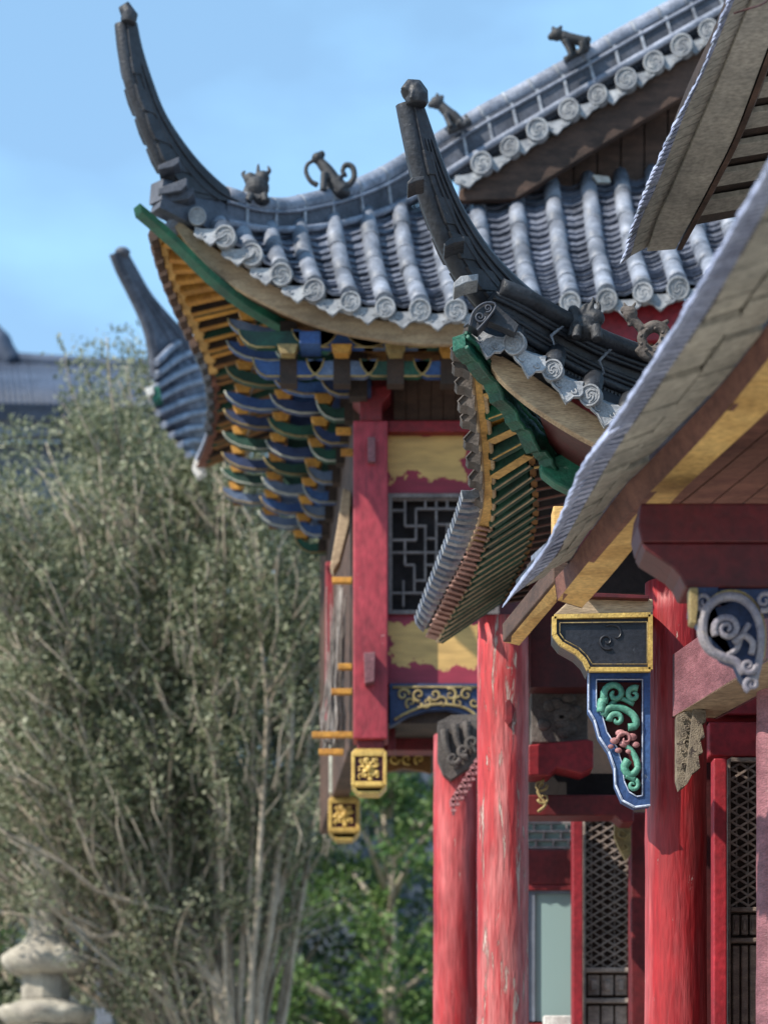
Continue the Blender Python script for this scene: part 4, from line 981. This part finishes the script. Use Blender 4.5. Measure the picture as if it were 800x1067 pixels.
# upper eave B
KB = 13.0*975
uo = [(647,275),(660,232),(676,188),(702,130),(728,81),(751,19),(768,-25)]
ui = [(656,268),(668,228),(684,193),(714,116),(740,60),(764,2),(780,-30)]
um = [(672,262),(684,228),(700,192),(720,146),(748,81),(780,2),(796,-30)]
up = [(702,259),(722,222),(744,180),(767,132),(800,44),(820,-5),(834,-40)]
UO, UI = eave(uo, KB, 61), eave(ui, KB, 61)
UM0, UP0 = eave([(640,330)]+um+[(840,-140)], KB*1.01, 500), eave([(660,345)]+up+[(880,-150)], KB*1.012, 500)
UM = [atY(UM0, p.y) for p in UI]; UP = [atY(UP0, p.y) for p in UI]
UR = [p+V(2.2,.0,.42) for p in UP]
for i in range(0, 60, 1):
    a, b = UO[i], UI[i]; u = UO[i+1]-UO[i]; m = MB(); j = random.uniform(-.006,.006)
    m.slab([b, a.lerp(b,.1), a+V(-.01+j,0,-.014)+u*.4, a.lerp(b,.2)+u*.85, b+u*.85], (.01,.01,.03)); m.build('drip_tile', 'blue_tile' if i % 5 else 'tile', near, .003)
def ubr(m):
    random.seed(5); m.mi = 1; m.strip([p+V(0,0,.04) for p in UI], [p+V(0,0,.04) for p in UM], (0,0,.06)); m.mi = 0
    for i in range(0, 60, 2):
        a0, a1, b0, b1 = UI[i], UM[i], UI[i+2], UM[i+2]; d = (b0-a0)*.06
        m.slab([a0+d, a1+d, b1-d, b0-d], (0,0,.03+random.uniform(-.004,.004)))
sub('upper_edge_bricks', near, ['brick','dark_wood'], ubr, .003)
def uplank(m):
    m.mi = 0; m.strip([p+V(0,0,-.02) for p in UM], [p+V(0,0,-.02) for p in UP], (0,0,.05)); m.mi = 1; m.strip([p+V(.004,0,-.025) for p in UP], [p+V(.035,0,.05) for p in UP], (.03,.0,0))
sub('upper_fascia', near, ['brick','brown_wood'], uplank, .004)
def ubr2(m):
    random.seed(6); m.mi = 1; m.strip([p+V(.05,0,.1) for p in UP], [p+V(0,0,.1) for p in UR], (0,0,.05)); m.mi = 0
    for i in range(2, 54, 6):
        a0, a1, b0, b1 = UP[i]+V(.06,0,.06), UR[i], UP[i+6]+V(.06,0,.06), UR[i+6]; d = (b0-a0)*.25
        for c in range(6):
            t0, t1 = c/6+.004, (c+1)/6-.004; e = V(0,0,random.uniform(-.006,.006))
            m.slab([a0.lerp(a1,t0)+d+e, a0.lerp(a1,t1)+d+e, b0.lerp(b1,t1)-d+e, b0.lerp(b1,t0)-d+e], (0,0,.03))
sub('upper_soffit_bricks', near, ['brick','dark_wood'], ubr2, .003)
sub('upper_roof', near, 'tile', lambda m: m.strip([p+V(.03,0,.08) for p in UI], [p+V(2.4,0,1.9) for p in UI], (0,0,.05)))
sub('lower_roof', near, 'tile', lambda m: m.strip([p+V(.03,0,.09) for p in AI], [p+V(1.4,0,.95) for p in AI], (0,0,.05)))
sub('cable', near, 'wire', lambda m: m.tube(PC([(764,14,10),(780,9,10),(792,5,9.8),(806,-4,9.5)], 14), .004, 6))
# front column and brackets
YC = 12.3
column(near, 707.5, YC, .159, P(0,600,YC).z, 'column_red')
def panel(m):
    out = [(577,643),(677,641),(677,698),(613,698),(608,688),(600,680),(584,671),(577,662)]
    m.mi = 0; m.pslab(out, 12.12, .22); m.mi = 1
    q = out+[out[0]]
    for a, b in zip(q[:-1], q[1:]): m.beam(P(a[0], a[1], 12.11), P(b[0], b[1], 12.11), .022, .03, (0,1,0))
    inn_ = [(583,649),(674,648),(674,692),(617,692),(611,683),(603,675),(588,667),(583,660)]; q = inn_+[inn_[0]]
    m.mi = 2
    for a, b in zip(q[:-1], q[1:]): pt(m, [a, b], 12.105, .6, 2)
    m.mi = 0; scroll(m, 632, 668, 9, 1.3, 12.115, 1, 1, 1.6); scroll(m, 640, 662, 13, .6, 12.115, 4, 1, 1.3)
sub('framed_bracket', near, ['dark_panel','gold','dull_gold'], panel, .003, 'dark corbel with a gold painted frame')
def cb(m):
    out = [(613,700),(677,700),(677,839),(661,841),(648,834),(641,818),(640,800),(634,783),(624,768),(619,750),(613,740)]
    inn_ = [(621,708),(669,708),(669,829),(663,830),(655,825),(650,814),(648,796),(642,778),(632,763),(627,745),(621,736)]
    n = len(out); m.mi = 0
    for i in range(n):
        a, b, c, d = out[i], out[(i+1) % n], inn_[(i+1) % n], inn_[i]; m.pslab([a, b, c, d], 12.2, .1)
    m.mi = 1
    for i in range(2, n): pt(m, [out[i], out[(i+1) % n]], 12.195, 1.2, 2)
    for i in range(0, n): pt(m, [inn_[i], inn_[(i+1) % n]], 12.195, .7, 2)
cbo = sub('openwork_bracket', near, ['blue','lit_edge'], cb, .002, 'blue edged openwork bracket with green and pink scrolls')
sub('bracket_backing', cbo, 'deep_red', lambda m: m.pslab([(621,708),(669,708),(669,829),(663,830),(655,825),(650,814),(648,796),(642,778),(632,763),(627,745),(621,736)], 12.27, .02))
def gs(m):
    Y = 12.19
    scroll(m, 640, 723, 12, 1.3, Y, 2.5, 1, 5, tail=[(626,742),(627,730)]); scroll(m, 660, 724, 8, 1.2, Y, -1, -1, 3.6)
    pt(m, [(628,746),(634,738),(648,738),(660,746),(662,756),(654,758)], Y, 5.2, 18, (.7,.8)); scroll(m, 642, 750, 8, 1.1, Y, 3, 1, 3.8)
    pt(m, [(652,776),(660,786),(664,800),(656,808),(650,800),(654,792)], Y, 4.6, 18, (.6,1)); scroll(m, 659, 818, 6.5, 1.2, Y, -1.5, 1, 3.4, tail=[(652,808)])
    pt(m, [(632,738),(645,728),(660,734)], Y+.01, 2.6, 10)
sub('green_scroll', cbo, 'mint', gs)
def pk(m):
    Y = 12.185
    for x, y, a in ((646,764,5),(640,772,4.5),(650,775,5),(658,768,5),(662,776,4),(644,782,3.6),(636,778,3),(655,783,3.5)): m.ball(P(x, y, Y), 12.2/F*a, (1.1,.55,.8), 10)
    scroll(m, 651, 770, 8, 1.1, Y-.01, 3, 1, 2.2)
sub('pink_flower', cbo, 'pink_paint', pk)
def ab(m):  # architrave coming toward the camera
    a = [P(700,747,12.2), P(776,703,11.22), P(860,652,10.3)]; t = [P(700,682,12.2), P(776,628,11.22), P(860,565,10.3)]
    b = [p+V(.22,.03,0) for p in a]
    m.mi = 0; m.strip(t, a, (.02,.02,0)); m.mi = 1; m.strip(a, b, (0,0,.02)); m.mi = 0; m.strip([p+V(0,0,.0) for p in b], [p+V(.22,.03,0) for p in t], (.02,.02,0))
sub('architrave', near, ['mauve_wood','raw_wood'], ab, .006)
def tb(m):
    m.pslab([(705,745),(722,738),(731,738),(731,750),(728,752),(730,765),(726,768),(728,780),(724,783),(726,797),(720,803),(714,818),(708,822),(705,812)], 12.05, .1)
    m.pslab([(722,738),(735,740),(735,752),(731,754),(734,768),(729,770),(732,784),(727,786),(729,800),(721,806),(716,816),(714,812)], 12.0, .07)
    for i in range(8): scroll(m, 712+(i % 2)*4, 750+i*8, 4, 1.1, 12.04, i, 1 if i % 2 else -1, 1.1)
sub('carved_bracket', near, 'old_carving', tb, .005)
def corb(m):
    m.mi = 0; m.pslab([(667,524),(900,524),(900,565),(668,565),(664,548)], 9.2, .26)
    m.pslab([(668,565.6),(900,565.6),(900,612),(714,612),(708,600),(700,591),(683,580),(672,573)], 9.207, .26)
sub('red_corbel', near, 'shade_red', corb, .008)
def sb(m):
    Y = 9.15; m.mi = 0; m.pslab([(748,612),(820,612),(820,640),(760,642),(748,628)], Y+.08, .06)
    m.pslab([(719,612),(748,612),(744,632),(736,648),(742,672),(752,686),(766,692),(772,706),(782,716),(790,708),(790,690),(796,670),(794,640),(770,626),(742,634),(728,652),(718,640)], Y+.06, .08)
    m.mi = 1
    scroll(m, 733, 627, 10, 1.5, Y, 1, 1, 3.2); scroll(m, 796, 626, 11, 1.5, Y, 2, -1, 3.2)
    pt(m, [(731,650),(736,634),(750,623),(770,623),(785,636),(792,658),(791,684),(786,708)], Y, 5.4, 26, (1,.7))
    pt(m, [(731,646),(732,664),(740,678),(754,685),(767,690),(774,702)], Y, 6, 20, (1,.7))
    scroll(m, 757, 655, 14, 1.8, Y-.01, 2.6, 1, 4.2); scroll(m, 779, 694, 8, 1.4, Y-.02, 0, 1, 3.4); scroll(m, 783, 713, 8, 1.4, Y-.01, 2, 1, 3.4)
    pt(m, [(764,670),(774,662),(784,670),(782,682)], Y, 3.6, 10); pt(m, [(756,684),(767,676),(772,662),(780,650)], Y+.01, 3.2, 12)
    m.mi = 2
    pt(m, [(728,652),(733,632),(750,618),(771,617),(788,631),(796,656),(795,686)], Y+.02, 1.6, 26)
sub('scroll_bracket', near, ['dark_blue','scroll_paint','dull_gold'], sb, .003, 'grey scrolled bracket under the red corbel')
sub('scroll_backing', near, 'mauve_wood', lambda m: m.pslab([(738,640),(752,628),(772,628),(786,642),(790,666),(788,690),(772,690),(750,682),(740,668)], 9.23, .03))
sub('gilt_lip', near, 'dull_gold', lambda m: m.pslab([(718,612),(727,612),(727,630),(725,650),(719,648)], 9.13, .08), .004)
# lattice between column and architrave
def bl(m):
    for i in range(8): m.pbox(703, 622+i*8, 728, 623.6+i*8, 12.6, .03)
    for i in range(4): m.pbox(706+i*6, 620, 707.5+i*6, 685, 12.603, .03)
sub('side_lattice', near, 'mauve_wood', bl)
sub('inner_beam', near, 'red', lambda m: (m.pbox(738,695,860,745,13.4,.2), m.pbox(738,752,860,788,13.3,.2)), .01)
sub('inner_dark', near, 'deep_red', lambda m: m.box((P(690,0,13.7).x, 13.7, 0), (4.2, 13.8, P(0,600,13.7).z)))
sub('door_post', near, 'red', lambda m: m.pbox(743,790,757,1350,13.2,.12), .008)
netdoor(near, 758, 793, 790, 945, 13.3, 11)
column(near, 828, 11.45, .16, P(0,640,11.45).z, 'mauve_wood')  # red column; mauve colour stands in for the purplish light on it
sub('end_wall', near, 'deep_red', lambda m: m.box((2.4, 11.0, 0), (4.2, 13.6, 5)))

# =====================================================================================================
# background
# =====================================================================================================
def leaves(m, c, r, n, ln, wd, droop=.2, dirz=None):
    for _ in range(n):
        d = V(random.gauss(0,1), random.gauss(0,1), random.gauss(0,1)); d = d.normalized()*random.random()**.45
        p = c+V(d.x*r[0], d.y*r[1], d.z*r[2])
        a = V(random.gauss(0,1), random.gauss(0,1), random.gauss(0,.8)+(dirz or 0)).normalized(); b = a.cross(V(random.gauss(0,1), random.gauss(0,1), random.gauss(0,1))).normalized()
        L = ln*random.uniform(.6,1.3); W = wd*random.uniform(.7,1.2)
        o = len(m.v); m.v += [p, p+a*L*.5+b*W*.5, p+a*L, p+a*L*.5-b*W*.5]; m.f.append([o,o+1,o+2,o+3]); m.m.append(0); m.s.append(False)
# multi-stemmed tree
YT = 29.
random.seed(21)
tree = thing('multi_stemmed_tree', (P(250,0,YT).x, YT, 0), 'tall pale barked tree of many thin stems with grey green leaves, left of the halls', 'tree')
bx = P(248,0,YT).x
stm = MB(); lf = MB()
targets = []
for i in range(64):
    t = i/63
    tx = lerp(-45, 365, t)+random.uniform(-14,14)
    ty = lerp(620, 420, min(1, t*2.4)) if t < .42 else lerp(405, 520, (t-.42)/.58)
    ty += random.uniform(-25,120)
    if i % 5 == 0: tx, ty = random.uniform(-60,60), random.uniform(640,900)
    targets.append((tx, ty))
k = YT/F
for i, (tx, ty) in enumerate(targets):
    Yt = YT+random.uniform(-1.8,1.8); end = P(tx, ty, Yt)
    s0 = V(bx+random.gauss(0,.2), YT+random.gauss(0,.25), 0)
    ctrl = V(lerp(bx, end.x, .22)+random.uniform(-.1,.1), lerp(YT, Yt, .3), 3.0+random.uniform(-.3,.8))
    m2 = ctrl.lerp(end, .5)+V((-.25 if end.x > bx else .25)*-1*.6, 0, random.uniform(-.1,.35))
    pth = curve([s0, ctrl, m2, end], 16)
    pth = [p+V(random.gauss(0,.025), random.gauss(0,.025), 0) for p in pth]
    r0 = random.uniform(.04,.085); stm.tube(pth, [r0*lerp(1,.16,j/15) for j in range(16)], 6)
    for q in range(16):
        j = random.randint(7, 15); p = pth[j]; d = (pth[min(j+1,15)]-pth[j-1]).normalized()
        e = p+(d+V(random.gauss(0,.55), random.gauss(0,.55), random.gauss(.15,.35))).normalized()*random.uniform(.5,1.3)
        md = p.lerp(e,.5)+V(random.gauss(0,.06), random.gauss(0,.06), .05)
        bp = curve([p, md, e], 6); stm.tube(bp, [r0*lerp(.3,.08,z/5) for z in range(6)], 4)
        for w in range(5 if p.z > 5.2 else 2):
            c = bp[random.randint(2,5)]
            leaves(lf, c+V(random.gauss(0,.1),random.gauss(0,.1),random.gauss(0,.1)), (.24,.24,.28), 26, .09, .032, dirz=.9)
for i in range(260):
    x = random.uniform(-20,350); y = random.uniform(520,900); Y = YT+random.uniform(-2.3,-.2); p = P(x, y, Y); lean = (x-248)/600
    e = p+V(lean*1.4+random.gauss(0,.12), random.gauss(0,.1), random.uniform(.25,.8)); stm.tube([p, p.lerp(e,.5)+V(random.gauss(0,.06),0,0), e], [.009,.007,.003], 4)
    leaves(lf, e, (.2,.2,.22), 26, .09, .034, dirz=.7)
for i in range(12):
    s0 = V(bx+random.gauss(0,.15), YT-.3, 0); e = P(random.uniform(-70,30), random.uniform(640,900), YT-random.uniform(.2,1.6))
    a_ = P(random.uniform(215,235), random.uniform(1000,1040), YT-.5)
    pth = curve([s0, a_, a_.lerp(e,.5)+V(0,0,random.uniform(-.25,0)), e], 18); r0 = random.uniform(.05,.08)
    pth = [p+V(0, 0, random.gauss(0,.03)) for p in pth]
    stm.tube(pth, [r0*lerp(1,.2,j/17) for j in range(18)], 6)
    for q in range(10):
        p = pth[random.randint(9,17)]; e2 = p+V(random.gauss(-.3,.4), random.gauss(0,.3), random.uniform(.1,.7)); stm.tube([p, p.lerp(e2,.5)+V(0,0,.06), e2], [.018,.012,.006], 4)
        leaves(lf, e2, (.22,.22,.2), 30, .1, .04, dirz=.5)
for i in range(60):
    c = P(random.uniform(10,335), random.uniform(440,800), YT+random.uniform(-1.8,1)); leaves(lf, c, (random.uniform(.25,.5),.35,random.uniform(.2,.38)), 190, .085, .035, dirz=.5)
stm.build('stems', 'bark', tree)
lf.build('crown', 'leaf_olive', tree, raw=True)
def bgtree(cx_, Y, ztop, rad, mats, label, n=130, seed=1, group=None, ln=.14, zlow=1.0):
    random.seed(seed); X = P(cx_,0,Y).x; t = thing('broadleaf_tree', (X, Y, 0), label, 'tree', group)
    tr = MB(); lv = MB(); tr.tube([V(X,Y,0), V(X+.1,Y,ztop*.4), V(X,Y,ztop*.8)], [.18,.12,.05], 8)
    for i in range(n):
        th = random.random()*6.283; hh = random.random(); rr = rad*math.sqrt(random.random())*(.45+.9*math.sin(math.pi*min(1,hh*.85+.12)))
        c = V(X+rr*math.cos(th), Y+rr*math.sin(th), lerp(zlow, ztop, hh))
        if i % 4 == 0: tr.tube([V(X,Y,max(.8,c.z-1.2)), V(X,Y,c.z-.8).lerp(c,.5), c], [.06,.035,.015], 5)
        s_ = random.uniform(.3,.6); leaves(lv, c, (s_,s_,s_*.7), 120, ln, ln*.5)
    tr.build('trunk', 'bark', t); lv.build('crown', mats, t, raw=True); return t
bgtree(405, 36, 9.0, 1.6, 'leaf_fresh', 'bright green broadleaf tree seen under the gilded hanging posts', 170, 31)
bgtree(300, 39, 13.2, 2.2, 'leaf_dark', 'tall dark green tree directly behind the fan of pale stems', 260, 32)
bgtree(130, 38, 12.8, 2.3, 'leaf_olive', 'tall drab green tree rising behind the stone lantern', 260, 33)
bgtree(5, 38, 11.6, 2.2, 'leaf_dark', 'dark green tree at the left edge below the distant roof', 220, 34)
bgtree(200, 34.5, 4.4, 1.3, 'leaf_fresh', 'small bright green bush between the stone lantern and the stems', 80, 35, zlow=.5)
bgtree(215, 41, 14.6, 2.2, 'leaf_olive', 'thin tree topping the gap between distant roof and far upturned corner', 150, 36, zlow=6)
# stone lantern
YL = 28.4; lx = P(48,0,YL).x
lan = thing('stone_lantern', (lx, YL, 0), 'weathered pale stone pagoda lantern with scalloped tiers at lower left', 'lantern')
kk = YL/F
def zpy(y): return P(0, y, YL).z
def tier(m, ytop, yrim, ybot, rt, rr, lobes=8):
    n = 48; rings = [(rt, ytop, 0), (rt*1.25, ytop+(yrim-ytop)*.3, .1), (rr*.8, ytop+(yrim-ytop)*.65, .6), (rr, yrim, 1), (rr*1.02, yrim+(ybot-yrim)*.4, 1), (rr*.84, ybot, .7), (rt*1.1, ybot+1, 0)]
    vs = []
    for r_, y, lo in rings:
        for q in range(n):
            a = 2*math.pi*q/n; f = 1+.1*lo*(abs(math.cos(a*lobes/2))-.5); z = zpy(y)+lo*.05*(abs(math.cos(a*lobes/2)))
            vs.append(V(lx+r_*kk*f*math.cos(a), YL+r_*kk*f*math.sin(a), z))
    m.add(vs, [(i*n+q, i*n+(q+1) % n, (i+1)*n+(q+1) % n, (i+1)*n+q) for i in range(len(rings)-1) for q in range(n)]+[list(range(n))], True)
sub('tier', lan, 'stone', lambda m: tier(m, 976, 1000, 1016, 20, 44))
sub('tier', lan, 'stone', lambda m: tier(m, 1043, 1054, 1070, 28, 49))
sub('lantern_body', lan, 'stone', lambda m: m.lathe((lx,YL,0), [(24*kk,zpy(1046)),(26*kk,zpy(1040)),(25*kk,zpy(1018)),(22*kk,zpy(1010))], 8, smooth=False), .01)
sub('finial', lan, 'stone', lambda m: m.lathe((lx,YL,0), [(19*kk,zpy(978)),(20*kk,zpy(970)),(14*kk,zpy(966)),(17*kk,zpy(958)),(15*kk,zpy(950)),(22*kk,zpy(942)),(26*kk,zpy(934)),(21*kk,zpy(926)),(10*kk,zpy(921)),(14*kk,zpy(913)),(11*kk,zpy(904)),(4*kk,zpy(896)),(1*kk,zpy(888))], 14), .004)
sub('shaft', lan, 'stone', lambda m: m.lathe((lx,YL,0), [(50*kk,0),(50*kk,.5),(34*kk,.6),(30*kk,zpy(1090)),(44*kk,zpy(1072)),(30*kk,zpy(1068))], 8, smooth=False), .01)
# distant hall
far = thing('distant_hall', (-7, 48, 0), 'distant grey hall with a dark blue roof at the left edge', 'hall')
YF = 46.
def frf(m):
    top = PC([(-140,370,YF+3),(0,381,YF+3),(60,385,YF+3),(112,388,YF+3),(200,390,YF+3)], 20); bot = PC([(-140,422,YF),(0,425,YF),(60,426,YF),(120,428,YF),(215,430,YF)], 20)
    m.mi = 0; m.strip(top, bot, (0,.1,-.2))
    n = 60
    for i in range(n):
        a = curve(top, n)[i]; b = curve(bot, n)[i]; m.tube([b+V(0,-.03,.03), a+V(0,-.03,.06)], .07, 6)
    m.tube([p+V(0,-.05,.12) for p in top], .16, 8)
sub('roof', far, 'far_roof', frf)
def frh(m):
    a = PC([(-6,336,YF+2.9),(-2,350,YF+2.9),(4,366,YF+2.9),(14,380,YF+2.9)], 10); m.tube(a, [.05,.1,.16,.22,.24,.24,.24,.24,.24,.24], 8)
sub('roof_finial', far, 'far_roof', frh)
sub('eave_band', far, 'far_wall', lambda m: m.box((P(-140,0,YF).x, YF+.3, P(0,448,YF).z), (P(205,0,YF).x, YF+.7, P(0,430,YF).z)))
sub('wall', far, 'grey_wall', lambda m: m.box((P(-140,0,YF).x, YF+1.2, 0), (P(195,0,YF).x, YF+6, P(0,440,YF).z)))
gw = MB(); gw.box((-9, 43, 0), (6, 43.5, 9.0)); gw.box((-9.1, 42.9, 9.0), (6.1, 43.6, 9.25)); 
tag(gw.build('garden_wall', 'grey_wall'), 'tall blue grey garden wall glimpsed behind the trees', 'wall')
# plinth lamp-like grey pier behind the lantern
pr = MB(); pr.box((P(100,0,33).x, 33, 0), (P(118,0,33).x, 33.4, P(0,985,33).z)); pr.box((P(98,0,33).x, 32.95, P(0,985,33).z), (P(120,0,33).x, 33.45, P(0,980,33).z))
tag(pr.build('stone_pier', 'far_wall', None, .02), 'narrow grey pier standing between the stone lantern and the stems', 'pier')
# ground
g = MB(); S = 600.
g.add([(-S,-60,0),(S,-60,0),(S,900,0),(-S,900,0)], [(0,1,2,3)])
tag(g.build('ground', 'ground_stone'), kind='structure')

# ------------------------------------------------------------------ light, sky, camera
to_sun = V(-1.3,-.8,1.5).normalized()
el = math.asin(to_sun.z); rot = math.atan2(to_sun.x, to_sun.y)
ld = bpy.data.lights.new('sun', 'SUN'); ld.energy = 5.0; ld.angle = R(.55); ld.color = (1,.93,.82)
lo = bpy.data.objects.new('sun', ld); col.objects.link(lo); lo.rotation_euler = (-to_sun).to_track_quat('-Z','Y').to_euler(); lo.location = (-20,-10,30)
w = bpy.data.worlds.new('World'); scene.world = w; w.use_nodes = True
nt = w.node_tree; N = nt.nodes; L = nt.links; bg = N['Background']
sk = N.new('ShaderNodeTexSky'); sk.sky_type = 'NISHITA'; sk.sun_disc = False; sk.sun_elevation = el; sk.sun_rotation = rot
sk.air_density = 1.0; sk.dust_density = .6; sk.ozone_density = 1.4
tc = N.new('ShaderNodeTexCoord'); mp = N.new('ShaderNodeMapping'); mp.inputs['Scale'].default_value = (1,1,2.2); L.new(tc.outputs['Generated'], mp.inputs[0])
nz = N.new('ShaderNodeTexNoise'); nz.inputs['Scale'].default_value = 5.5; nz.inputs['Detail'].default_value = 6; nz.inputs['Roughness'].default_value = .45; L.new(mp.outputs[0], nz.inputs['Vector'])
rm = N.new('ShaderNodeMapRange'); rm.inputs[1].default_value = .44; rm.inputs[2].default_value = .72; rm.inputs[3].default_value = .4; rm.inputs[4].default_value = .95; L.new(nz.outputs[0], rm.inputs[0])
mx = N.new('ShaderNodeMix'); mx.data_type = 'RGBA'; L.new(rm.outputs[0], mx.inputs[0]); L.new(sk.outputs[0], mx.inputs[6]); mx.inputs[7].default_value = (3.1,5.9,8.9,1)
L.new(mx.outputs[2], bg.inputs[0]); bg.inputs[1].default_value = .115
cd_ = bpy.data.cameras.new('camera'); cam = bpy.data.objects.new('camera', cd_); col.objects.link(cam); scene.camera = cam
cam.location = (0,0,CAMZ); cam.rotation_euler = (R(90),0,0)
cd_.sensor_fit = 'VERTICAL'; cd_.sensor_height = 36; cd_.sensor_width = 27; cd_.lens = 36*F/1067; cd_.shift_y = (HZ-533.5)/1067
cd_.clip_start = .1; cd_.clip_end = 2000
cd_.dof.use_dof = True; cd_.dof.focus_distance = 12.1; cd_.dof.aperture_fstop = 2.0
scene.render.resolution_x = 767; scene.render.resolution_y = 1024
scene.render.engine = 'CYCLES'
scene.view_settings.view_transform = 'Standard'; scene.view_settings.look = 'None'; scene.view_settings.gamma = 1; scene.view_settings.exposure = .55
